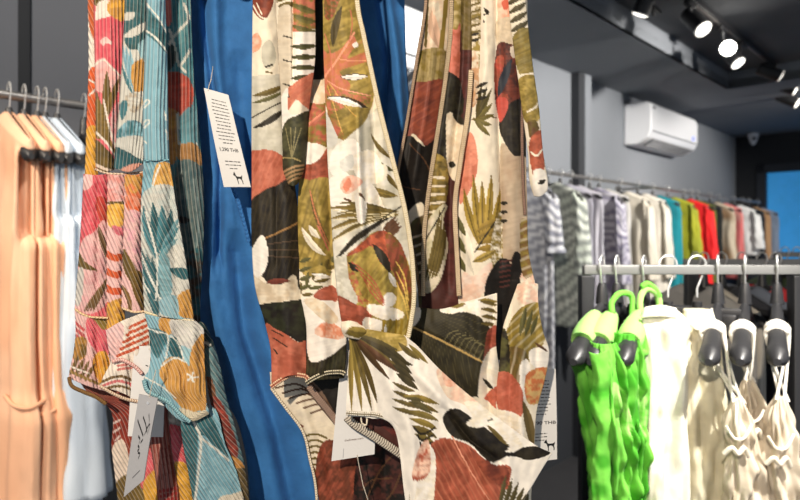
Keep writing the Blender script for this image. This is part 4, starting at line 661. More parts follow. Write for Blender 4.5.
panel('front_strap', A, M['rib'],
      [[(94, -84), (108, -84, 4), (127, -84)], [(94, 0), (108, 0, 5), (126, 0)], [(95, 60), (108, 60, 5), (122, 60)], [(96, 110), (107, 110, 5), (119, 110)], [(96, 168), (106, 172, 4), (114, 170)]], 0.660, PI, [
      poly([(94, -20), (106, -24), (128, -30), (128, -84), (94, -84)], YE), poly([(94, 0), (104, -2), (106, 6), (98, 8)], OLV), poly([(98, 4), (108, 0), (112, 12), (102, 28), (96, 20)], WC), poly([(107, 8), (116, -8), (126, -8), (126, 18), (116, 20)], YE, MU2), poly([(93, 28), (104, 18), (120, 22), (124, 50), (121, 74), (110, 64), (104, 58), (98, 66), (93, 64)], PI, PI2, True, 7), poly([(101, 41), (106, 37), (110, 40), (112, 44), (106, 44), (103, 46)], (240, 200, 190)), poly([(94, 66), (104, 58), (112, 66), (120, 76), (118, 92), (96, 90)], (236, 168, 160), LP), line([(94, 66), (104, 60), (110, 66), (120, 76)], 0.8, WC),
      leaf((104, 120), (107, 70), 3.6, OLV, 1), leaf((106, 122), (120, 76), 3.2, (126, 100, 50), -1), leaf((100, 130), (97, 90), 2.6, OLV), poly([(96, 100), (102, 104), (114, 140), (116, 158), (104, 140), (96, 136)], (132, 106, 52), OLV), poly([(112, 112), (120, 104), (118, 150), (110, 136)], (226, 150, 150), LP), line([(104, 100), (110, 130), (116, 150)], 0.9, WC), line([(96, 132), (106, 142), (116, 158)], 1.1, WC), poly([(95, 140), (106, 148), (114, 160), (114, 176), (96, 166)], (96, 78, 38), OLV), line([(96, 165), (108, 170), (116, 171)], 1.4, (222, 200, 180))],
      bow=2, seed=42, step=1.1)
seam('seam_line', A, [(95, 169), (106, 173), (120, 174), (134, 173), (145, 172)], 0.654, 1.1, ((226, 206, 180), (170, 130, 110)), 5, 1.5)
panel('left_panel', A, M['rib_slant'],
      [[(84, 174), (96, 175, 5), (109, 174)], [(81, 230), (94, 230, 6), (107, 230)], [(77, 285), (92, 285, 6), (107, 285)], [(75, 310), (91, 316, 5), (108, 318)]], 0.655, PI, [poly([(82, 174), (110, 174), (110, 224), (94, 230), (80, 250)], (206, 76, 86), PI), poly([(84, 176), (92, 174), (92, 186), (84, 190)], LP), poly([(96, 198), (110, 202), (110, 230), (100, 222)], (190, 62, 54), RD), poly([(80, 248), (94, 232), (106, 224), (108, 300), (76, 310)], (228, 170, 168), LP), poly([(79, 252), (86, 262), (98, 271), (78, 266)], OLV), leaf((98, 224), (108, 262), 3, (110, 84, 52)), [leaf((84+3*i, 312), (104+i*2, 284-4*i), 2.4, (110, 84, 50)) for i in range(4)], poly([(78, 272), (84, 270), (82, 300), (76, 304)], (206, 200, 190))], bow=2, folds=[([(88, 180), (84, 300)], 4, 2), ([(98, 180), (96, 300)], 3, -2)], hang=False, seed=43)
panel('middle_strip', A, M['rib_slant'],
      [[(108, 174), (117, 175, 4), (126, 174)], [(107, 240), (116, 240, 4), (125, 240)], [(107, 300), (116, 300, 4), (124, 300)], [(107, 330), (116, 334, 4), (126, 332)]], 0.650, LP, [poly([(106, 174), (128, 174), (126, 198), (107, 200)], (226, 150, 140), LP), line([(108, 203), (126, 203)], 1.4, OLV), poly([(107, 206), (126, 206), (122, 226), (112, 228), (108, 222)], YE, (236, 190, 90)), leaf((112, 226), (126, 236), 4, (214, 110, 120)), [poly([(106, 250+17*i), (114, 254+17*i), (122, 254+17*i), (122, 260+17*i), (114, 261+17*i), (107, 257+17*i)], OR, (200, 80, 44)) for i in range(4)], poly([(106, 306), (128, 300), (128, 336), (106, 336)], YE, MU2)], bow=2, hang=False, seed=44)
panel('right_strip', A, M['rib_slant'],
      [[(125, 174), (135, 175, 4), (145, 172)], [(124, 230), (134, 230, 5), (143, 230)], [(122, 280), (133, 280, 5), (143, 280)], [(122, 308), (134, 312, 5), (147, 312)]], 0.645, LP, [poly([(126, 174), (146, 174), (144, 196), (128, 196)], (214, 110, 70), MU), poly([(126, 196), (138, 198), (144, 206), (140, 216), (128, 210)], (220, 140, 110), OR), poly([(124, 214), (142, 216), (142, 268), (134, 262), (124, 246)], (230, 168, 176), LP), leaf((124, 248), (140, 290), 5.5, OLV, 2), poly([(130, 272), (144, 276), (146, 312), (136, 300)], (116, 88, 42), OLV), leaf((122, 284), (132, 312), 4, (120, 90, 44)), poly([(122, 290), (128, 304), (128, 314), (121, 312)], LP)], bow=2, hang=False, seed=45)
seam('seam_line', A, [(75, 309), (82, 314), (91, 317), (108, 318)], 0.648, 1.2, ((232, 206, 160), (190, 150, 110)), 5, 1.6)
seam('seam_line', A, [(122, 308), (134, 312), (147, 311)], 0.638, 1.2, ((236, 210, 170), (200, 160, 130)), 5, 1.6)
panel('left_ruffle', A, M['rib_slant'],
      [[(75, 309), (91, 317, 5), (109, 318)], [(76, 330), (92, 336, 7), (108, 336)], [(74, 352), (92, 356, 8), (110, 356)], [(70, 370, 3), (90, 374, 10), (112, 376)], [(69, 378, 4), (88, 386, 10), (108, 392)]], 0.652, LP, [poly([(88, 318), (110, 320), (108, 356), (98, 354), (88, 338)], (216, 96, 110), PI), poly([(92, 316), (108, 318), (104, 330)], (140, 116, 50)), [line([(75, 322+6*i), (84, 330+6*i)], 1.4, (196, 84, 84)) for i in range(3)], poly([(74, 340), (86, 338), (86, 356), (74, 360)], OLV, MU2), poly([(94, 356), (106, 352), (112, 378), (104, 388), (94, 372)], (216, 146, 50), YE), [leaf((70+5*i, 376+2*i), (80+5*i, 354+3*i), 2.2, (112, 86, 42)) for i in range(4)], line([(70, 371), (88, 379), (108, 388)], 1.5, (150, 118, 58)), line([(70, 366), (88, 373)], 0.8, WC)], folds=[([(82, 320), (80, 380)], 3, 3), ([(96, 322), (98, 385)], 4, -3)], hang=False, seed=46)
seam('rolled_hem', A, [(69, 377), (72, 386), (84, 392), (96, 397), (106, 404)], 0.644, 2.4, ((140, 104, 56), (92, 60, 34)), 3.2, 3.5)
panel('right_ruffle', A, M['rib_slant'],
      [[(106, 330), (124, 320, 5), (148, 311)], [(108, 345), (128, 338, 8), (149, 326)], [(111, 360), (130, 352, 9), (149, 346)], [(104, 376, 4), (126, 372, 9), (147, 376)], [(100, 386, 5), (120, 392, 9), (140, 402)]], 0.640, WC, [poly([(106, 326), (124, 326), (118, 358), (108, 356)], (226, 190, 186), LP), [line([(118+3*i, 356-7*i), (132, 350-6*i), (150, 342-6*i)], 1.6, (196, 84, 48)) for i in range(5)], [line([(118, 366+i*4), (132, 364+i*4), (148, 368+i*4)], 1.2, (206, 120, 110)) for i in range(2)], [line([(102, 382+4*i), (120, 376+5*i), (140, 384+5*i)], 1.4, (206, 110, 110) if i % 2 else (110, 84, 44)) for i in range(3)]], folds=[([(116, 335), (114, 385)], 3, 3), ([(132, 325), (130, 392)], 4, -3)], hang=False, seed=47)
seam('rolled_hem', A, [(112, 362), (122, 360), (134, 366), (142, 374)], 0.630, 2.2, ((232, 196, 186), (196, 120, 110)), 3.4, 3)
seam('rolled_hem', A, [(100, 386), (112, 393), (126, 399), (140, 402)], 0.631, 2.0, ((226, 206, 180), (150, 100, 70)), 3.4, 3)
panel('lining_panel', A, M['rib_slant'],
      [[(76, 376, 0), (106, 384), (146, 376)], [(90, 394), (118, 398), (150, 394)], [(106, 404), (130, 404, 4), (156, 404)], [(112, 450), (136, 450, 4), (164, 450)], [(118, 500), (150, 500, 4), (186, 500)], [(122, 560), (156, 560), (194, 560)]], 0.668, (136, 56, 34), [poly([(108, 400), (128, 396), (130, 440), (118, 456), (110, 440)], (142, 46, 28), RB), poly([(112, 450), (124, 440), (130, 470), (124, 490), (114, 490)], (220, 200, 180)), [line([(112+2*i, 424+8*i), (120, 420+8*i)], 1.0, (206, 180, 170)) for i in range(3)], poly([(114, 486), (150, 478), (150, 560), (118, 560)], (104, 82, 34), OLV), poly([(140, 456), (154, 450), (156, 480), (142, 488)], (216, 90, 90), PI), poly([(144, 482), (160, 470), (160, 510), (148, 510)], (206, 150, 50), YE)], bow=2, hang=False, seed=48)
panel('inner_tie', A, M['rib'],
      [[(146, 400, 0), (158, 400, 3), (168, 400)], [(150, 440), (160, 440, 3), (172, 440)], [(156, 480), (168, 480, 3), (180, 480)], [(162, 560), (172, 560), (184, 560)]], 0.660, (128, 58, 48), [[line([(152+4*i, 400), (158+4*i, 470), (166+4*i, 530)], 0.9, (176, 110, 96)) for i in range(4)], [line([(158, 492+5*i), (176, 488+5*i)], 1.6, (150, 40, 36)) for i in range(5)]], bow=2, hang=False, seed=49)
panel('inner_panel', A, M['rib_slant'],
      [[(164, 396), (174, 400, 3), (184, 408)], [(166, 440), (176, 440, 3), (184, 440)], [(172, 470), (182, 470, 3), (190, 466)], [(178, 500), (187, 500, 3), (195, 500)], [(182, 560), (192, 560), (200, 560)]], 0.662, PI, [poly([(160, 392), (186, 400), (184, 428), (168, 432)], (150, 146, 136), GW), poly([(164, 430), (182, 428), (188, 462), (174, 474)], (206, 84, 88), PI), poly([(170, 474), (186, 464), (198, 500), (202, 560), (178, 560)], (206, 150, 46), YE)], bow=2, hang=False, seed=50)

# ================================================================== PRICE TAGS
def card(parent, name, m, c, D, dz=(0, 0, 0, 0), th=0.0006):
    """a card through four corners (top-left, top-right, bottom-right, bottom-left) and a map from card coordinates to the world"""
    P = [at(c[i][0], c[i][1], D-dz[i]/1000.0) for i in range(4)]
    n = np.cross(P[1]-P[0], P[3]-P[0]); n /= np.linalg.norm(n)
    if n[1] > 0: n = -n
    f = lambda u, v, h=0.0: (P[0]*(1-u)*(1-v)+P[1]*u*(1-v)+P[2]*u*v+P[3]*(1-u)*v)+n*h
    V = []; F = []; N = 12
    for h in (th, -th):
        for j in range(N+1):
            for i in range(N+1): V.append(f(i/N, j/N, h+0.0012*math.sin(math.pi*j/N)))
    K = (N+1)*(N+1)
    for j in range(N):
        for i in range(N):
            a = j*(N+1)+i; F.append((a, a+1, a+N+2, a+N+1)); F.append((K+a, K+a+N+1, K+a+N+2, K+a+1))
    rim = [i for i in range(N+1)]+[j*(N+1)+N for j in range(1, N+1)]+[N*(N+1)+i for i in range(N-1, -1, -1)]+[j*(N+1) for j in range(N-1, 0, -1)]
    for k in range(len(rim)):
        a, b = rim[k], rim[(k+1) % len(rim)]; F.append((a, K+a, K+b, b))
    mesh_obj(name, V, F, m, parent, False)
    g = lambda u, v, h=0.0: f(u, v, th+h+0.0012*math.sin(math.pi*v))
    return g
def strip(mb, f, u0, v0, u1, v1, w):
    """a printed mark: a thin inked bar lying on the card"""
    a = np.array([u0, v0]); b = np.array([u1, v1]); V = []
    h = 0.00015
    V = [f(u0, v0-w, h), f(u1, v1-w, h), f(u1, v1+w, h), f(u0, v0+w, h)]
    mb.add(V, [(0, 1, 2, 3)])
def text_on(parent, name, f, txt, u0, u1, v, hgt, m, bold=0.0, asp=1.0):
    cu = bpy.data.curves.new(name, 'FONT'); cu.body = txt; cu.size = 1.0; cu.offset = bold
    o = bpy.data.objects.new(name, cu); COL.objects.link(o)
    dg = bpy.context.evaluated_depsgraph_get(); dg.update(); me = bpy.data.meshes.new_from_object(o.evaluated_get(dg))
    COL.objects.unlink(o); bpy.data.objects.remove(o)
    co_ = np.zeros(len(me.vertices)*3); me.vertices.foreach_get('co', co_); co_ = co_.reshape(-1, 3)
    x0, x1 = co_[:, 0].min(), co_[:, 0].max()
    V = [f(u0+(u1-u0)*(q[0]-x0)/(x1-x0), v-q[1]*hgt, 0.0002) for q in co_]
    F = [tuple(p.vertices) for p in me.polygons]
    return mesh_obj(name, V, F, m, parent, False)
def dog(mb, f, u, v, su, sv):
    """small standing long-eared animal emblem"""
    P = [(0.10, -0.04), (0.17, 0.10), (0.24, -0.06), (0.28, 0.14), (0.34, 0.30), (0.46, 0.37), (0.78, 0.37), (0.88, 0.34), (1.0, 0.22), (0.96, 0.42), (0.90, 0.58), (0.95, 0.78), (0.93, 1.0), (0.86, 1.0), (0.86, 0.80), (0.78, 0.60), (0.64, 0.54), (0.46, 0.56), (0.44, 0.74), (0.45, 1.0), (0.37, 1.0), (0.36, 0.72), (0.30, 0.52), (0.22, 0.34), (0.06, 0.28), (0.02, 0.22), (0.10, 0.12)]
    bm = bmesh.new(); vs_ = [bm.verts.new((p[0], p[1], 0)) for p in P]; bm.faces.new(vs_).normal_update(); bmesh.ops.triangulate(bm, faces=bm.faces[:]); bm.verts.index_update()
    mb.add([f(u+q.co.x*su, v+q.co.y*sv, 0.0002) for q in bm.verts], [[q.index for q in fc.verts] for fc in bm.faces]); bm.free()
def para(mb, f, v0, n, dv, seed, u0=0.12, u1=0.9, w=0.0045, centre=True):
    rr = random.Random(seed)
    for k in range(n):
        L = (u1-u0)*rr.uniform(0.72, 1.0) if k < n-1 else (u1-u0)*0.5
        a = (u0+u1)/2-L/2 if centre else u0; x = a
        while x < a+L-0.02:
            l = min(rr.uniform(0.06, 0.15), a+L-x); strip(mb, f, x, v0+k*dv, x+l, v0+k*dv, w*rr.uniform(0.8, 1.15)); x += l+0.025
def strings(parent, pts, D):
    MB().tube([at(p[0], p[1], D-(p[2] if len(p) > 2 else 0)/1000) for p in pts], 0.00045, 6).build('string', M['thread'], parent)
g1 = empty('price_tag', at(228, 187, 0.652), 'white price tag with an animal emblem on the plain blue garment', 'price tag', 'paper price tags')
f = card(g1, 'card', M['card'], [(204, 88), (228.5, 95), (251, 187), (224, 187)], 0.655)
mb = MB(); para(mb, f, 0.10, 13, 0.037, 3, 0.16, 0.88); para(mb, f, 0.735, 3, 0.037, 5, 0.22, 0.86); mb.build('small_print', M['ink'], g1, False)
text_on(g1, 'price', f, '1,290 THB', 0.16, 0.86, 0.63, 0.052, M['ink'], 0.012)
mb = MB(); dog(mb, f, 0.44, 0.845, 0.34, 0.125); mb.build('emblem', M['ink'], g1, False); strings(g1, [(208, 91, 1), (209, 86, -2), (211, 80, -18), (214, 60, -34)], 0.655)
g2 = empty('price_tag', at(550, 460, 0.66), 'white price tag with an animal emblem peeking out right of the leaf print dresses', 'price tag', 'paper price tags')
f = card(g2, 'card', M['card'], [(525, 368), (555.5, 369), (557, 459), (525, 463)], 0.655)
mb = MB(); para(mb, f, 0.13, 11, 0.036, 8, 0.12, 0.84); para(mb, f, 0.70, 3, 0.036, 9, 0.12, 0.74); mb.build('small_print', M['ink'], g2, False)
text_on(g2, 'price', f, '1,290 THB', 0.14, 0.97, 0.60, 0.05, M['ink'], 0.012)
mb = MB(); dog(mb, f, 0.58, 0.77, 0.36, 0.125); mb.build('emblem', M['ink'], g2, False); strings(g2, [(530, 370, 1), (528, 350), (524, 320), (522, 300)], 0.655)
g3 = empty('price_tag', at(352, 460, 0.615), 'blank backed white swing tag under the gathered knot of the front dress', 'price tag', 'paper price tags')
f = card(g3, 'card', M['card'], [(342, 350), (378, 350), (374.5, 454), (331.5, 461)], 0.612)
text_on(g3, 'web_address', f, 'theliveaa.com', 0.27, 0.72, 0.835, 0.028, M['browninc'], 0.0)
MB().add([f(0.245, 0.30, 0.0002), f(0.255, 0.30, 0.0002), f(0.275, 0.985, 0.0002), f(0.26, 0.985, 0.0002)], [(0, 1, 2, 3)]).build('fold_line', M['greycard'], g3, False)
strings(g3, [(357, 455, 1), (360, 470), (363, 485), (368, 500), (372, 530)], 0.612)
g4 = empty('price_tag', at(148, 437, 0.64), 'white swing tag tucked behind the grey script tag and the teal ruffle', 'price tag', 'paper price tags')
f = card(g4, 'card', M['card'], [(135, 346), (168, 346), (163, 437), (128, 436)], 0.633)
mb = MB(); strip(mb, f, 0.12, 0.23, 0.38, 0.32, 0.006); strip(mb, f, 0.62, 0.79, 0.70, 0.79, 0.006); strip(mb, f, 0.38, 0.21, 0.46, 0.22, 0.006); mb.build('printed_marks', M['ink'], g4, False); strings(g4, [(149, 350, 1), (150, 330, -4), (152, 316, -6)], 0.633)
g5 = empty('price_tag', at(134, 490, 0.61), 'grey swing tag with black handwritten script below the pink floral ruffles', 'price tag', 'paper price tags')
f = card(g5, 'card', M['greycard'], [(139.5, 394), (158, 398), (144, 480), (124, 497)], 0.606, (0, 4, 4, 0))
mb = MB()
for pts in ([(0.16, 0.25), (0.36, 0.33), (0.60, 0.43)], [(0.42, 0.22), (0.62, 0.30), (0.78, 0.40)], [(0.70, 0.19), (0.80, 0.30), (0.66, 0.42)], [(0.70, 0.36), (0.86, 0.31), (0.82, 0.42)], [(0.34, 0.42), (0.46, 0.46), (0.44, 0.50)], [(0.40, 0.52), (0.50, 0.56), (0.42, 0.58)], [(0.46, 0.60), (0.58, 0.63), (0.52, 0.67)], [(0.52, 0.50), (0.62, 0.47)]):
    c_ = smooth_poly(pts, False, 6)
    for a, b in zip(c_[:-1], c_[1:]): strip(mb, f, a[0], a[1], b[0], b[1], 0.013)
mb.build('script_logo', M['ink'], g5, False)
mb = MB(); strip(mb, f, 0.35, 0.86, 0.72, 0.83, 0.005); mb.build('small_print', M['ink'], g5, False)
MB().tube([f(0.55, 0.07, 0.0), f(0.55, 0.07, 0.0006)], 0.0016, 14).build('eyelet', M['chrome'], g5); strings(g5, [(149, 399, 2), (152, 385, 8), (156, 370, 12)], 0.606)
# ================================================================== HANGERS AND RAILS
def hanger_meshes(half=0.195, drop=0.080, neck=0.062, wide=0.018, thick=0.012):
    """broad-shouldered plastic hanger in its own space: X along the shoulders, the rail axis at the origin"""
    hk = MB(); r = 0.017
    pts = [np.array([-r*1.0, 0, -0.012])]
    for k in range(0, 13):
        a = math.pi*(1.0-k/10.0); pts.append(np.array([r*math.cos(a), 0, r*math.sin(a)+0.001]))
    pts += [np.array([0.006, 0, -0.030]), np.array([0.0, 0, -0.045]), np.array([0, 0, -neck])]
    hk.tube(pts, 0.0019, 8)
    bd = MB(); n = 28; P = []; V = []; F = []; K = 14
    for i in range(n+1):
        x = half*(2*i/n-1); u = abs(x)/half
        z = -neck-0.008-drop*(u*u+0.03)**0.5
        w = (wide*0.5+wide*0.5*u**1.3); h = thick*(1.15-0.15*u)+0.004*u
        e = math.sqrt(max(0.0, 1-max(0, (u-0.93)/0.075)**2)) if u > 0.93 else 1
        e = max(e, 0.12)
        for k in range(K):
            a = 2*math.pi*k/K; V.append((x, w*e*math.cos(a)+0.0*u*u, z+h*e*math.sin(a)))
    for i in range(n):
        for k in range(K): F.append((i*K+k, i*K+(k+1) % K, (i+1)*K+(k+1) % K, (i+1)*K+k))
    F.append(tuple(range(K-1, -1, -1))); F.append(tuple(n*K+k for k in range(K)))
    bd.add(V, F)
    nk = MB(); nk.tube([(0, 0, -neck+0.028), (0, 0, -neck+0.02), (0, 0, -neck), (0, 0, -neck-0.012)], [0.006, 0.009, 0.011, 0.0125], 14)
    return hk, bd, nk
_h = hanger_meshes()
class LazyHanger: proto = None
def place_hanger(p, ang, label, group=None, hook=None):
    """p: point on the rail's axis, ang: heading of the near shoulder"""
    if LazyHanger.proto is None:
        r = empty('clothes_hanger', p, label, 'hanger', group)
        for nm, mb, m in (('hook', _h[0], M['chrome']), ('shoulder_bar', _h[1], M['black']), ('neck', _h[2], M['black'])):
            me_o = mb.build(nm, m, None); me_o.parent = r
        LazyHanger.proto = r
    else:
        src = LazyHanger.proto; r = src.copy(); COL.objects.link(r); r.location = Vector([float(v) for v in p])
        for ch in list(src.children):
            c = ch.copy(); COL.objects.link(c); c.parent = r
        r['label'] = label
        if 'group' in r: del r['group']
        if group: r['group'] = group
    r.rotation_euler = (0, 0, ang); r.scale = (1, 1, 1); return r

# garment hanging on a hanger: a closed cloth body with a front and a back, seams at both shoulders
def hung(name, p, ang, m, base, label, cat, prof, shapes=None, base2=None, folds=9, amp=0.006, group=None, seed=0, neckdrop=0.046, slope=0.086, arm=None, stripes=None, step=0.012, neckw=0.055, vneck=0.03):
    """prof: list of (drop below the rail, half width, half thickness, sideways offset). arm: (top drop, bottom drop, depth) of an armhole at the near side"""
    r = empty(name, (p[0], p[1], max(0.02, p[2]-prof[-1][0])), label, cat, group)
    ca, sa = math.cos(ang), math.sin(ang); ex = np.array([ca, sa, 0]); ey = np.array([-sa, ca, 0])
    pr = np.array(prof, float); top = neckdrop
    L = pr[-1, 0]-top; nv = max(24, int(L/step)); nu = 96; d_ = np.concatenate([np.linspace(0, 0.03, 8)[:-1], np.linspace(0.03, L, nv)]); nv = len(d_)
    t = np.linspace(0, 1, nu, endpoint=False); a = 2*math.pi*t
    d = top+d_
    hw = np.interp(d, pr[:, 0], pr[:, 1]); th = np.interp(d, pr[:, 0], pr[:, 2]); off = np.interp(d, pr[:, 0], pr[:, 3])
    th = th*np.sqrt(np.clip((d-top+0.0004)/0.022, 0, 1))
    ux = np.sign(np.cos(a))*np.abs(np.cos(a))**0.85; uy = np.sign(np.sin(a))*np.abs(np.sin(a))**0.8
    XX = hw[:, None]*ux[None]; YY = th[:, None]*uy[None]
    grow = np.clip((d-top-0.03)/0.25, 0, 1)[:, None]
    ph = rng.rand(6)*6.28
    w = np.sin(folds*a[None]+ph[0]+1.2*np.sin(d[:, None]*4+ph[1]))+0.6*np.sin((folds*1.7)*a[None]+ph[2]+d[:, None]*3)+0.5*np.sin((folds*0.6)*a[None]+ph[3])
    nz = noise(t[None]*260+seed*13+0*d[:, None], d[:, None]*60+seed*7, 9)-0.5
    k = 1+0*w
    rad = amp*w*grow+amp*1.6*nz*np.clip((d-top)/0.1, 0, 1)[:, None]
    XX = XX+rad*np.cos(a)[None]*0.8; YY = YY+rad*np.sin(a)[None]*1.0+0*k
    # rows follow the slope of the shoulders at the top and level out below
    lev = np.clip(1-(d-top)/0.30, 0, 1)[:, None]
    ZZ = -d[:, None]-lev*slope*(np.abs(XX)/0.2)
    if vneck > 0:
        nk = np.clip(1-np.abs(XX)/neckw, 0, 1); ZZ = ZZ-np.clip(1-(d-top)/0.10, 0, 1)[:, None]*nk*vneck*np.where(uy[None] < 0, 1.6, 1)
    if arm is not None:
        t0, t1, dep = arm
        # the near side seam is cut away between t0 and t1: the edge falls back in a U between two vertical borders
        f = np.clip((d-t0)/0.02, 0, 1)*np.clip((t1-d)/0.03, 0, 1); side = np.clip((np.cos(a)-0.86)/0.07, 0, 1)
        XX = XX-dep*f[:, None]*side[None]; 
        rim = np.exp(-((np.cos(a)-0.80)/0.06)**2)*(np.cos(a) > 0); XX = XX+0.006*f[:, None]*rim[None]; YY = YY*(1+0.25*f[:, None]*rim[None])
    XX = XX+off[:, None]
    P = p[None, None]+ex*XX[..., None]+ey*YY[..., None]+np.array([0, 0, 1])*ZZ[..., None]
    U = np.stack([np.repeat((t*260)[None], nv, 0), np.repeat(d[:, None]*1000*0.35, nu, 1)], -1)
    C = paint(np.repeat((t*100)[None], nv, 0), np.repeat(d[:, None]*100, nu, 1), base, shapes or [], base2)
    if stripes is not None:
        col, pitch, slant, wob = stripes
        q = (d[:, None]*100+slant*np.abs(((t[None]*2) % 1)-0.5)*60+wob*6*noise(t[None]*100, d[:, None]*100, 10))/pitch
        kk = np.clip((np.cos(2*math.pi*q)+0.15)*3, 0, 1)[..., None]; C = C*(1-kk)+lin(col)*kk
    i = np.arange(nv-1)[:, None]*nu; j = np.arange(nu)[None]; jn = (j+1) % nu
    F = np.stack([(i+j).ravel(), (i+nu+j).ravel(), (i+nu+jn).ravel(), (i+jn).ravel()], 1)
    me = fast_mesh(name, P.reshape(-1, 3)-root_of(r), F); set_print(me, C.reshape(-1, 3), U.reshape(-1, 2)); me.materials.append(m)
    o = bpy.data.objects.new('body', me); COL.objects.link(o); o.parent = r
    s = o.modifiers.new('thickness', 'SOLIDIFY'); s.thickness = 0.0012; s.offset = 0
    return r
def sleeve(r, p, ang, m, base, side, L, rad, base2=None, stripes=None, drop0=0.15, x0=0.185, cuff=False, seed=0, flare=1.0, name='sleeve', lean=0.03):
    ca, sa = math.cos(ang), math.sin(ang); ex = np.array([ca, sa, 0]); ey = np.array([-sa, ca, 0])
    nv = 40; nu = 36; v = np.linspace(0, 1, nv); a = 2*math.pi*np.arange(nu)/nu
    rr = rad*(0.9+0.25*v*flare)*(1-0.25*np.exp(-((v-0.88)/0.05)**2)*(1 if cuff else 0)); rr[0] *= 0.6
    w = 1+0.10*np.sin(5*a[None]+seed+3*v[:, None])+0.16*(noise(a[None]*14+seed*9+0*v[:, None], v[:, None]*40+seed, 6)-0.5)*2
    cx = side*(x0+lean*v); cz = -drop0-L*v
    XX = cx[:, None]+rr[:, None]*w*np.cos(a)[None]*0.62; YY = rr[:, None]*w*np.sin(a)[None]; ZZ = np.repeat(cz[:, None], nu, 1)+0.03*(1-v[:, None])*(-np.cos(a)[None]*side)
    P = p[None, None]+ex*XX[..., None]+ey*YY[..., None]+np.array([0, 0, 1])*ZZ[..., None]
    x = np.repeat((a*8)[None], nv, 0); y = np.repeat((v*L*100)[:, None], nu, 1)
    C = paint(x, y, base, [], base2)
    if stripes is not None:
        col, pitch, slant, wob = stripes; kk = np.clip((np.cos(2*math.pi*(y+wob*6*noise(x, y, 10))/pitch)+0.15)*3, 0, 1)[..., None]; C = C*(1-kk)+lin(col)*kk
    i = np.arange(nv-1)[:, None]*nu; j = np.arange(nu)[None]; jn = (j+1) % nu
    F = np.stack([(i+j).ravel(), (i+nu+j).ravel(), (i+nu+jn).ravel(), (i+jn).ravel()], 1)
    me = fast_mesh(name, P.reshape(-1, 3)-root_of(r), F); set_print(me, C.reshape(-1, 3), np.stack([x*4, y*3.5], -1).reshape(-1, 2)); me.materials.append(m)
    o = bpy.data.objects.new(name, me); COL.objects.link(o); o.parent = r
    s = o.modifiers.new('thickness', 'SOLIDIFY'); s.thickness = 0.0012; s.offset = 0
    return o

# ------------------------------------------------------------------ wall rail
RT_ = 1.745; RZ = EYE+0.36
wr = empty('wall_rail', W(3.2, WT, RZ-0.1), 'long grey wall rail the peach, striped and coloured clothes hang from', 'clothes rail')
MB().tube([W(0.0, RT_, RZ-0.011), W(7.35, RT_, RZ-0.011)], 0.0115, 16).build('bar', M['railmetal'], wr)
for s in (1.9, 4.45, 7.3):
    b = MB(); b.tube([W(s, WT, RZ-0.011), W(s, RT_, RZ-0.011)], 0.009, 12); b.tube([W(s, WT-0.012, RZ-0.011), W(s, WT, RZ-0.011)], 0.03, 18); b.build('bracket', M['railmetal'], wr)
GA = math.atan2(-NV[1], -NV[0])        # near shoulders point away from the wall
PE = (238, 190, 156); PE2 = (232, 178, 142); SK_ = (206, 218, 230); SK2 = (192, 206, 222)
def hook_at(px): 
    s = s_of(px, RT_); return W(s, RT_, RZ)
# peach dresses and pale blue shirts, near the viewer on the left
left = [(9, 'linen', PE, PE2, 'peach', 'peach linen dress cut by the left picture edge, nearest on the wall rail'),
        (24, 'linen', PE, PE2, 'peach', 'second peach linen dress, between the edge one and the pale blue shirts'),
        (37, 'linen', (238, 184, 146), PE2, 'peach', 'third peach linen dress, right against the pale blue shirts')]
HLAB = ['black hanger holding the peach dress at the left edge', 'black hanger holding the middle peach dress', 'black hanger holding the peach dress beside the pale blue shirts']
for i, (px, m, b, b2, k, lab) in enumerate(left):
    p = hook_at(px); place_hanger(p, GA, HLAB[i]).scale = (1, 1, 1.2)
    r = hung('linen_dress', p, GA, M[m], b, lab, 'dress', [(0.06, 0.19, 0.024, 0), (0.12, 0.19, 0.030, 0), (0.42, 0.186, 0.032, 0), (0.60, 0.19, 0.036, 0), (0.72, 0.20, 0.034, 0.0), (0.78, 0.225, 0.042, 0.005), (0.95, 0.21, 0.044, 0.01), (1.25, 0.24, 0.050, 0.01)], base2=b2, folds=9, amp=0.006, seed=i+1, arm=(0.085, 0.38, 0.05), vneck=0, neckdrop=0.050, slope=0.098)
    ex = np.array([math.cos(GA), math.sin(GA), 0]); ey = np.array([-math.sin(GA), math.cos(GA), 0])
    c_ = p+ex*0.215-Z*(0.735+0.02*i)
    LT = [c_+ey*0.036-ex*0.09+Z*0.01, c_+ey*0.034-ex*0.03, c_+ey*0.014-ex*0.002-Z*0.006, c_-ey*0.012-ex*0.002-Z*0.012, c_-ey*0.033-ex*0.03-Z*0.006, c_-ey*0.036-ex*0.09+Z*0.004]
    tie = MB().tube(list(smooth_poly(np.array(LT), False, 6)), 0.005, 10).build('waist_tie', M['linen'], r); set_print(tie.data, np.tile(lin(PE2), (len(tie.data.vertices), 1)))
for i, (px, lab, hl) in enumerate(((45, 'pale blue shirt right beside the peach dresses', 'black hanger holding the pale blue shirt next to the peach dresses'), (57, 'pale blue shirt partly behind the pink floral garment', 'black hanger holding the pale blue shirt next to the pink floral garment'))):
    p = hook_at(px); place_hanger(p, GA, hl).scale = (1, 1, 1.2)
    r = hung('shirt', p, GA, M['linen'], SK_ if i else (214, 222, 230), lab, 'shirt', [(0.06, 0.19, 0.024, 0), (0.12, 0.19, 0.028, 0), (0.4, 0.19, 0.030, 0), (0.8, 0.21, 0.045, 0.01), (1.0, 0.22, 0.05, 0.02)], base2=SK2, folds=8, amp=0.007, seed=10+i, arm=(0.085, 0.32, 0.03), vneck=0, neckdrop=0.050, slope=0.098)
    if i == 1: sleeve(r, p, GA, M['linen'], SK_, 1, 0.62, 0.045, SK2, drop0=0.36, x0=0.16, lean=0.06, seed=3)
place_hanger(hook_at(84), GA, 'empty black hanger just left of the pink floral strap').scale = (1, 1, 1.2)

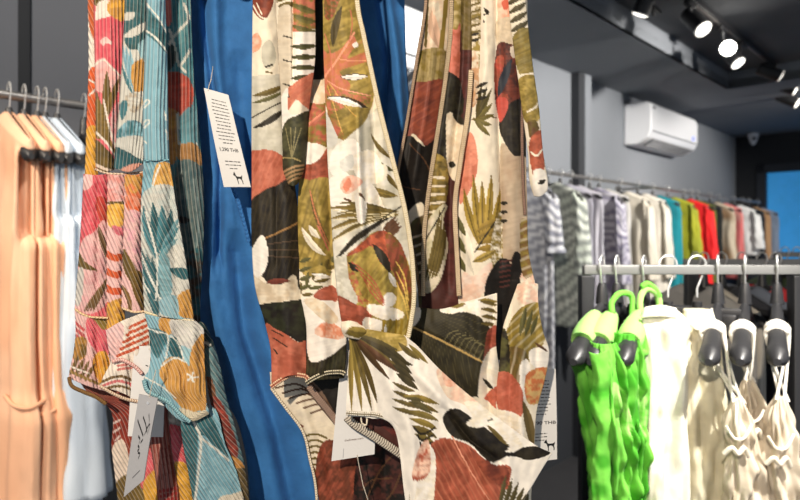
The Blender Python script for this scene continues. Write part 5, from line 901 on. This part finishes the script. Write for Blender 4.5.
# striped, cream and coloured garments further along
def near_s(px): return s_of(px, RT_-0.2)
WS = (226, 226, 228); 
right = [ # near shoulder column, cloth colour, second colour, kind, label, stripes, sleeve, length, thickness
 (552, (228, 228, 230), (206, 208, 214), 'striped_blouse', 'white and grey striped blouse with tied sleeve right behind the leaf print dress', ((150, 152, 164), 5.5, 0.3, 0.8), (0.30, 0.055), 1.30, .035),
 (581, (226, 230, 220), (208, 216, 204), 'striped_shirt', 'pale green white shirt with diagonal grey stripes', ((150, 156, 150), 6.5, 0.55, 0.6), (0.42, 0.055), 0.85, .05),
 (593, (202, 200, 212), (188, 186, 200), 'plain_shirt', 'thin lavender grey shirt left of the wavy striped one', None, None, 0.80, .03),
 (603, (214, 212, 220), (200, 198, 208), 'plain_shirt', 'light lilac shirt squeezed against the wavy striped one', None, None, 0.80, .025),
 (621, (214, 212, 220), (196, 194, 206), 'striped_shirt', 'lilac grey shirt with wavy zebra stripes', ((132, 128, 150), 5.5, 0.2, 2.2), (0.5, 0.05), 0.85, .05),
 (630, (206, 204, 200), (196, 194, 190), 'plain_shirt', 'light grey shirt between the zebra striped and the cream one', None, None, 0.85, .03),
 (650, (234, 228, 214), (222, 214, 198), 'plain_shirt', 'cream shirt with soft folds left of the ivory one', None, (0.5, 0.05), 0.85, .045),
 (667, (240, 234, 222), (226, 220, 206), 'plain_shirt', 'ivory shirt directly left of the teal top', None, (0.5, 0.045), 0.85, .05),
 (681, (24, 130, 142), (18, 112, 124), 'plain_blouse', 'teal top on the wall rail', None, None, 0.8, .045),
 (695, (148, 150, 34), (128, 132, 30), 'plain_blouse', 'olive green top between the teal and the red one', None, (0.4, 0.05), 0.8, .045),
 (710, (222, 30, 32), (206, 24, 28), 'plain_blouse', 'bright red top on the wall rail', None, (0.42, 0.055), 0.75, .05),
 (717, (92, 98, 40), (78, 84, 36), 'plain_blouse', 'dark olive top right of the red one', None, None, 0.75, .035),
 (723, (40, 42, 40), (30, 32, 32), 'plain_blouse', 'black top right of the dark olive one', None, None, 0.75, .035),
 (735, (214, 200, 176), (150, 120, 90), 'printed_blouse', 'beige and brown print top left of the white blouse', None, None, 0.7, .05),
 (743, (226, 120, 120), (214, 150, 140), 'plain_blouse', 'pink top peeping out beside the white blouse', None, None, 0.75, .03),
 (757, (246, 246, 244), (232, 232, 230), 'plain_blouse', 'bright white blouse near the far end of the wall rail', None, (0.34, 0.06), 0.55, .05),
 (765, (34, 38, 46), (26, 30, 38), 'plain_blouse', 'black top between the white blouse and the tan one', None, None, 0.8, .04),
 (771, (190, 150, 110), (176, 136, 98), 'plain_blouse', 'tan top at the far end of the wall rail', None, None, 0.8, .03),
 (779, (150, 164, 186), (136, 150, 172), 'plain_blouse', 'grey blue top, last on the wall rail before the window', None, None, 0.8, .04)]
HL2 = ['the striped blouse with tied sleeve', 'the diagonally striped pale green shirt', 'the thin lavender grey shirt', 'the light lilac shirt', 'the zebra striped shirt', 'the light grey shirt', 'the cream shirt', 'the ivory shirt', 'the teal top', 'the olive green top', 'the bright red top', 'the dark olive top', 'the black top beside the dark olive one', 'the beige and brown print top', 'the pink top', 'the bright white blouse', 'the black top beside the tan one', 'the tan top', 'the last grey blue top']
for i, (px, b, b2, nm, lab, st, sl, L, th) in enumerate(right):
    s = near_s(px); s = min(s, 7.32); p = W(s, RT_, RZ)
    place_hanger(p, GA, 'dark hanger on the wall rail carrying '+HL2[i])
    r = hung(nm, p, GA, M['sheer'] if i < 8 else M['cotton'], b, lab, 'dress' if i == 0 else ('shirt' if 'shirt' in nm or 'blouse' in nm else 'top'), [(0.08, 0.19, 0.02, 0), (0.14, 0.2, th*0.8, 0), (0.4, 0.2, th, 0), (L*0.8, 0.21, th*1.15, 0), (L, 0.22, th*1.2, 0)], base2=b2, folds=7, amp=0.006, seed=20+i, stripes=st, step=0.02)
    if sl: sleeve(r, p, GA, M['sheer'] if i < 8 else M['cotton'], b, 1, sl[0], sl[1], b2, st, seed=i, cuff=(i == 0), x0=0.19)

# ------------------------------------------------------------------ near rack on the right
NRZ = EYE-0.0575; ND = 1.15
def rackx(px, D): return D*(px-400)/600.0
def rack(x0, x1, y, label, zt, posts):
    r = empty('clothes_rack', (posts[0], y, 0), label, 'clothes rack')
    b = MB(); b.box(((x0+x1)/2, y, zt-0.009), X, Y, Z, (x1-x0)/2, 0.009, 0.009, 0.002); b.build('bar', M['railgrey'], r)
    for px in posts:
        b = MB(); b.box((px, y, (zt-0.018)/2), X, Y, Z, 0.0125, 0.0125, (zt-0.018)/2-0.002, 0.002); b.build('post', M['blackmatte'], r)
        b = MB(); b.box((px, y, 0.012), X, Y, Z, 0.016, 0.22, 0.011, 0.003); b.build('foot', M['blackmatte'], r)
    return r
rack(rackx(583, ND), rackx(850, ND), ND, 'square grey rack nearest at right with green, white and ivory clothes', NRZ, [rackx(586, ND), rackx(797, ND)])
NA = math.atan2(-0.85, -0.53)
nh = [(602, 'black hanger with bare tip, leftmost above the lime green dresses'), (617, 'black hanger under the middle lime green dress with a looped ribbon'), (644, 'black hanger with raised tip beside the white trousers'),
      (718, 'black hanger carrying ivory straps, nearest to the white trousers'), (745, 'black hanger carrying ivory straps, middle of the three'), (777, 'black hanger carrying ivory straps, last before the rack post')]
HP = []
for px, lab in nh:
    p = np.array([rackx(px, ND), ND, NRZ]); HP.append(p); place_hanger(p, NA, lab)
LG = (122, 208, 76); LG2 = (72, 166, 38); LG3 = (172, 226, 126)
def on_hanger(i, u, dz=0.0, dy=0.0):
    """a point on the shoulder bar of hanger i, u from -1 (far) to 1 (near)"""
    x = 0.195*u; z = -0.070-0.080*(u*u+0.03)**0.5
    y_ = dy
    return HP[i]+np.array([math.cos(NA)*x-math.sin(NA)*y_, math.sin(NA)*x+math.cos(NA)*y_, z+dz])
def tubebody(name, parent, m, rows, D, base, shapes=(), base2=None, nfold=6, amp=5.0, wr=1.6, seed=0, sq=0.8):
    """closed cloth tube: rows of (y, left, right, half depth in mm) on the plane D"""
    R = np.array(rows, float); k = R[:, 0]; nv = int((k[-1]-k[0])/1.6); nu = 110
    G = herm(k, R, np.linspace(k[0], k[-1], nv)); t = np.arange(nu)/nu; a = 2*math.pi*t
    c = (G[:, 1]+G[:, 2])/2; h = (G[:, 2]-G[:, 1])/2; th = G[:, 3]
    ca = np.cos(a); sa = np.sin(a); ph = np.random.RandomState(seed).rand(4)*6.28; y = np.repeat(G[:, 0][:, None], nu, 1)
    fw = amp*(np.sin(nfold*a[None]+ph[0]+0.012*(y-k[0])+1.5*(noise(y, y*0+seed, 60)-0.5))+0.5*np.sin(2.3*nfold*a[None]+ph[1]-0.02*y))+wr*8*(noise(np.repeat((t*300)[None], nv, 0)+seed*11, y*0.6, 10)-0.5)
    fw = fw*np.clip((y-k[0])/25, 0.15, 1)
    x = c[:, None]+h[:, None]*np.sign(ca)*np.abs(ca)**sq*1.0+fw*ca[None]*0.35
    dz = th[:, None]*np.sign(sa)*np.abs(sa)**sq+fw*np.abs(sa)[None]*np.sign(sa)[None]
    Dm = D-dz/1000.0
    P = np.stack([D*(x-400)/600, Dm, EYE+D*(235-y)/600], -1)
    C = paint(x, y, base, shapes, base2)
    i = np.arange(nv-1)[:, None]*nu; j = np.arange(nu)[None]; jn = (j+1) % nu
    F = np.stack([(i+j).ravel(), (i+nu+j).ravel(), (i+nu+jn).ravel(), (i+jn).ravel()], 1)
    P = P.reshape(-1, 3)-(root_of(parent) if parent is not None else 0)
    me = fast_mesh(name, P, F[:, ::-1]); set_print(me, C.reshape(-1, 3), np.stack([x*1.5, y*1.5], -1).reshape(-1, 2)); me.materials.append(m)
    o = bpy.data.objects.new(name, me); COL.objects.link(o); o.parent = parent
    s = o.modifiers.new('thickness', 'SOLIDIFY'); s.thickness = 0.0012; s.offset = 0
    return o
def strap(name, parent, pts, r, m, col, n=10):
    pts = [np.array(q, float) for q in pts]
    B = smooth_poly(np.array(pts), False, 8) if len(pts) > 2 else np.array(pts)
    if isinstance(r, (list, tuple)): r = list(np.interp(np.linspace(0, 1, len(B)), np.linspace(0, 1, len(r)), r))
    mb = MB().tube([b for b in B], r, n); o = mb.build(name, m, parent)
    set_print(o.data, np.tile(lin(col), (len(o.data.vertices), 1))); return o
# lime green dresses
for gi, (rows, lab, hi, D) in enumerate((
    ([(338, 581, 600, 16), (352, 579, 606, 22), (380, 580, 608, 26), (420, 586, 612, 28), (470, 592, 616, 28), (540, 592, 618, 30)], 'lime green ruched dress, leftmost of the lime ones', 0, 1.06),
    ([(342, 592, 614, 20), (356, 590, 622, 26), (390, 592, 628, 28), (420, 596, 630, 28), (440, 598, 632, 28), (470, 598, 634, 28), (540, 596, 638, 30)], 'lime green ruched dress in the middle of the lime ones', 1, 1.01),
    ([(332, 614, 638, 20), (348, 612, 641, 24), (390, 616, 642, 24), (420, 620, 641, 24), (460, 621, 641, 24), (540, 618, 641, 24)], 'lime green dress beside the white trousers', 2, 1.04))):
    r = empty('ruched_dress', at(600+gi*20, 540, D), lab, 'dress')
    tubebody('body', r, M['sheer'], rows, D, LG, [poly([(585+gi*20, 380), (600+gi*20, 390), (606+gi*20, 420), (596+gi*20, 430)], LG3, LG)], LG2, nfold=8, amp=9, wr=4.0, seed=60+gi)
    # the shoulder of the dress is drawn over the arm of its hanger
    strap('shoulder', r, [on_hanger(hi, u, 0.003) for u in (0.26, 0.36, 0.46, 0.56, 0.66, 0.72)], [0.013, 0.017, 0.020, 0.022, 0.022, 0.019], M['sheer'], LG3, 16)
    for sg in (-1, 1):
        strap('shoulder_strap', r, [on_hanger(hi, 0.56, 0.0, 0.016*sg), on_hanger(hi, 0.56, -0.03, 0.020*sg), at((rows[1][1]+rows[1][2])/2+sg*8, rows[1][0]+2, D-0.018)], 0.007, M['sheer'], LG)
    q = HP[hi]
    if gi == 1: strap('ribbon', r, [q+np.array([-0.030, -0.06, -0.085]), q+np.array([-0.028, -0.05, -0.068]), q+np.array([-0.012, -0.04, -0.052]), q+np.array([0.010, -0.03, -0.052]), q+np.array([0.018, -0.03, -0.068]), q+np.array([0.006, -0.05, -0.13])], 0.0055, M['sheer'], LG)
    if gi == 2:
        strap('ribbon', r, [q+np.array([-0.022, -0.05, -0.12]), q+np.array([-0.024, -0.04, -0.070]), q+np.array([-0.012, -0.03, -0.046]), q+np.array([0.004, -0.03, -0.046]), q+np.array([0.016, -0.03, -0.066]), q+np.array([0.012, -0.04, -0.13])], 0.006, M['sheer'], LG3)
        strap('ribbon', r, [q+np.array([-0.016, -0.03, -0.040]), q+np.array([-0.006, -0.03, -0.034]), q+np.array([0.008, -0.03, -0.044]), q+np.array([0.016, -0.03, -0.058])], 0.006, M['sheer'], LG)
    # ruffles and gathers down the front
    RF = ([(588, 360), (586, 380), (594, 410), (602, 450), (600, 540)], [(598, 352), (602, 376), (598, 404), (606, 428), (600, 470), (604, 540)], [(622, 352), (627, 384), (622, 410), (627, 446), (624, 490), (626, 540)])[gi]
    rows_ = [[(q[0]-9, q[1], 34), (q[0]-2, q[1]+2, 44 if n_ % 2 else 38), (q[0]+5, q[1], 40), (q[0]+11, q[1]-3, 33)] for n_, q in enumerate(RF)]
    panel('ruffle', r, M['sheer'], rows_, D, LG, (), LG2, hang=False, wr=1.8, seed=90+gi*3, step=1.2)
# white trousers and cream trousers on clip hangers
IV = (238, 234, 216); IV2 = (226, 220, 198)
CH = []
for i, (px, lab, x0, x1) in enumerate(((668, 'black clip hanger gripping the white trousers', 645, 690), (697, 'black clip hanger gripping the cream trousers', 681, 716))):
    p = np.array([rackx(px, ND), ND, NRZ]); r = empty('clip_hanger', p, lab, 'hanger')
    o = _h[0].build('hook', M['chrome'], None); o.parent = r
    zc = -0.10; c = p+np.array([0, 0, zc]); ax = np.array([0.80, -0.6, 0]); ay = np.array([0.6, 0.8, 0])
    MB().box(c+Z*0.012, ax, ay, Z, 0.075, 0.006, 0.009, 0.003).tube([p+Z*(-0.07), c+Z*0.016], 0.009, 12).build('cross_bar', M['black'], r)
    for sgn in (-1, 1): MB().box(c+ax*sgn*0.055-Z*0.012, ax, ay, Z, 0.013, 0.010, 0.022, 0.004).build('clip', M['black'], r)
    CH.append((c, ax))
r = empty('trousers', at(662, 540, 1.06), 'bright white wide trousers between the lime dress and the cream trousers', 'trousers')
tubebody('body', r, M['sheer'], [(308, 645, 674, 10), (316, 641, 682, 22), (350, 639, 684, 30), (420, 638, 684, 34), (500, 636, 684, 38), (545, 635, 684, 40)], 1.07, (246, 243, 230), (), (238, 233, 214), nfold=5, amp=6, wr=0.8, seed=71)
panel('waistband', r, M['sheer'], [[(645, 307, 26), (660, 305, 30), (676, 308, 26)], [(642, 318, 26), (660, 317, 31), (681, 319, 26)]], 1.075, (240, 236, 220), bow=2, hang=False, step=1.5)
r = empty('trousers', at(696, 540, 1.09), 'cream wide trousers between the bright white pair and the ivory bikini tops', 'trousers')
tubebody('body', r, M['sheer'], [(309, 684, 708, 10), (322, 682, 712, 20), (350, 680, 718, 26), (420, 680, 726, 30), (500, 680, 730, 32), (545, 680, 730, 34)], 1.10, (232, 226, 200), (), (220, 212, 184), nfold=5, amp=6, wr=1.0, seed=72)
panel('waistband', r, M['sheer'], [[(690, 312, 24), (700, 318, 28), (712, 308, 24)], [(686, 322, 24), (699, 331, 28), (716, 322, 24)]], 1.10, (242, 238, 222), bow=2, hang=False, step=1.5)
# ivory tops with thin straps
IC = (226, 214, 194); IC2 = (208, 194, 172)
tops = [(0, 3, 'ivory strappy top nearest to the cream trousers', [(398, 733, 741, 4), (410, 730, 746, 12), (430, 726, 752, 20), (446, 728, 756, 18), (470, 728, 760, 20), (500, 726, 764, 22), (545, 722, 768, 24)], 1.03),
        (1, 4, 'ivory bikini style top in the middle under the second padded hanger', [(376, 745, 750, 3), (390, 742, 758, 10), (412, 740, 764, 18), (432, 744, 768, 14), (460, 748, 770, 14), (545, 752, 774, 18)], 1.06),
        (2, 5, 'ivory bikini style top, last before the rack post', [(396, 776, 784, 4), (412, 770, 790, 14), (440, 768, 794, 20), (458, 764, 796, 18), (490, 768, 800, 20), (545, 770, 804, 22)], 1.02)]
for k, hi, lab, rows, D in tops:
    r = empty('strappy_camisole', at(rows[-1][1]+15, 545, D), lab, 'top')
    tubebody('body', r, M['sheer'], rows, D, IC, (), IC2, nfold=5, amp=4, wr=2.8, seed=80+k)
    for u, xx in ((0.50, rows[0][1]), (0.58, rows[0][2])):
        e_ = at(xx, rows[0][0]+4, D-0.006); e2 = at(xx+5, rows[0][0]+6, D+0.008)
        strap('thin_strap', r, [e_, e_*0.5+on_hanger(hi, u, -0.02, 0.017)*0.5, on_hanger(hi, u, -0.006, 0.017), on_hanger(hi, u, 0.008, 0.014), on_hanger(hi, u, 0.0145, 0.0), on_hanger(hi, u, 0.008, -0.014), on_hanger(hi, u, -0.006, -0.017), e2*0.5+on_hanger(hi, u, -0.02, -0.017)*0.5, e2], [0.0024, 0.0024, 0.003, 0.005, 0.006, 0.005, 0.003, 0.0024, 0.0024], M['sheer'], (240, 236, 226), 8)
    x0, y0 = rows[2][1]+4, rows[2][0]
    strap('underwire', r, [at(x0-4, y0-4, D-0.022), at(x0+4, y0+8, D-0.026), at(x0+14, y0+8, D-0.026), at(x0+22, y0-6, D-0.02)], 0.0024, M['sheer'], (240, 234, 220), 8)
    strap('bow', r, [at(x0-6, y0+24, D-0.024), at(x0+2, y0+18, D-0.03), at(x0+8, y0+24, D-0.032), at(x0+14, y0+18, D-0.03), at(x0+18, y0+26, D-0.024)], 0.004, M['sheer'], (236, 228, 212), 8)

# ------------------------------------------------------------------ racks behind
R2 = 1.62; R2Z = EYE-24*R2/600
rack(rackx(684, R2), rackx(860, R2), R2, 'second grey rack right behind the nearest one', R2Z, [rackx(812, R2)+0.02, rackx(690, R2)])
mid = [(672, (168, 166, 162), 'grey blouse on the second rack behind the white trousers', None), (704, (196, 190, 178), 'pale beige top on the second rack', None), (722, (58, 60, 66), 'charcoal top on the second rack', None), (742, (120, 128, 142), 'grey blue padded top on the second rack', None), (762, (206, 60, 66), 'red top on the second rack', None), (776, (92, 98, 112), 'slate grey top on the second rack', None)]
HB = math.atan2(-0.9, 0.25)
for i, (px, b, lab, _) in enumerate(mid):
    if i == 0: px = 696
    p = np.array([rackx(px, R2), R2, R2Z]); place_hanger(p, HB, 'dark hanger on the second rack holding the '+lab.split(' on the second')[0])
    hung('plain_blouse', p, HB, M['cotton'], b, lab, 'top', [(0.08, 0.18, 0.016, 0), (0.14, 0.19, 0.02, 0), (0.4, 0.19, 0.024, 0), (0.6, 0.2, 0.026, 0)], folds=7, amp=0.004, seed=100+i, step=0.02)
R3 = 2.15; R3Z = EYE-17*R3/600
rack(rackx(774, R3), rackx(880, R3), R3, 'third rack peeking out behind the second one at the right edge', R3Z, [rackx(777, R3), rackx(870, R3)])
for i, (px, b, lab) in enumerate(((785, (70, 84, 60), 'dark green top on the third rack at the right edge'), (797, (176, 170, 160), 'pale grey top on the third rack at the right edge'))):
    p = np.array([rackx(px, R3), R3, R3Z]); place_hanger(p, HB, 'dark hanger on the third rack holding the '+lab.split(' on the third')[0])
    hung('plain_blouse', p, HB, M['cotton'], b, lab, 'top', [(0.08, 0.18, 0.016, 0), (0.14, 0.19, 0.022, 0), (0.4, 0.19, 0.028, 0), (0.7, 0.2, 0.03, 0)], folds=7, amp=0.004, seed=120+i, step=0.02)
# ================================================================== LIGHT AND CAMERA
def spot(name, loc, target, power, size_deg, blend, col, rad=0.04):
    l = bpy.data.lights.new(name, 'SPOT'); l.energy = power; l.spot_size = math.radians(size_deg); l.spot_blend = blend
    l.color = col; l.shadow_soft_size = rad
    o = bpy.data.objects.new(name, l); COL.objects.link(o); o.location = Vector([float(v) for v in loc])
    o.rotation_euler = (Vector([float(v) for v in target])-o.location).to_track_quat('-Z', 'Y').to_euler(); return o
WARM = (1.0, 0.86, 0.70); NEUT = (1.0, 0.95, 0.88); COOL = (0.92, 0.96, 1.0)
spot('spot_front_key', (-0.5, -1.0, 2.4), (0.0, 0.6, 1.45), 170, 62, 0.5, WARM, 0.025)
spot('spot_front_fill', (1.5, 0.0, 2.3), (0.1, 0.62, 1.4), 20, 50, 0.6, NEUT, 0.04)
spot('spot_peach', (-1.35, 0.2, 2.55), (-0.85, 1.40, 1.2), 130, 54, 0.5, WARM, 0.03)
spot('spot_white', (0.85, 0.35, 2.55), (0.47, 1.03, 1.12), 330, 34, 0.5, NEUT, 0.03)
spot('spot_rail', W(3.4, 0.0, 2.55), W(3.7, 1.7, 1.5), 320, 90, 0.6, NEUT, 0.04)
spot('spot_rail_far', W(5.4, 0.0, 2.55), W(5.8, 1.7, 1.5), 170, 90, 0.6, NEUT, 0.04)
spot('spot_rail_near', W(1.9, 0.9, 2.55), W(1.9, 2.0, 1.9), 90, 90, 0.6, NEUT, 0.04)
spot('fill_wall_left', W(0.55, 0.75, 2.55), W(0.5, 2.0, 2.0), 42, 90, 0.7, NEUT, 0.05)  # added lamp without a fixture, brightens the left wall boards
w = bpy.data.worlds.new('ambient_fill'); SC.world = w; w.use_nodes = True  # ambient fill added for soft light, enters where the room is left open
w.node_tree.nodes['Background'].inputs[0].default_value = (0.80, 0.88, 1.0, 1); w.node_tree.nodes['Background'].inputs[1].default_value = 0.42
cam = bpy.data.cameras.new('camera'); co = bpy.data.objects.new('camera', cam); COL.objects.link(co)
co.location = (0, 0, EYE); co.rotation_euler = (math.pi/2, 0, 0)
cam.sensor_width = 36; cam.lens = 27; cam.shift_y = -15/800.0; cam.clip_start = 0.02
cam.dof.use_dof = True; cam.dof.focus_distance = 0.62; cam.dof.aperture_fstop = 6.3
SC.camera = co
vs = SC.view_settings; SC.display_settings.display_device = 'sRGB'
vs.view_transform = 'Standard'; vs.look = 'None'; vs.exposure = 0.0; vs.gamma = 1.0; vs.use_curve_mapping = False
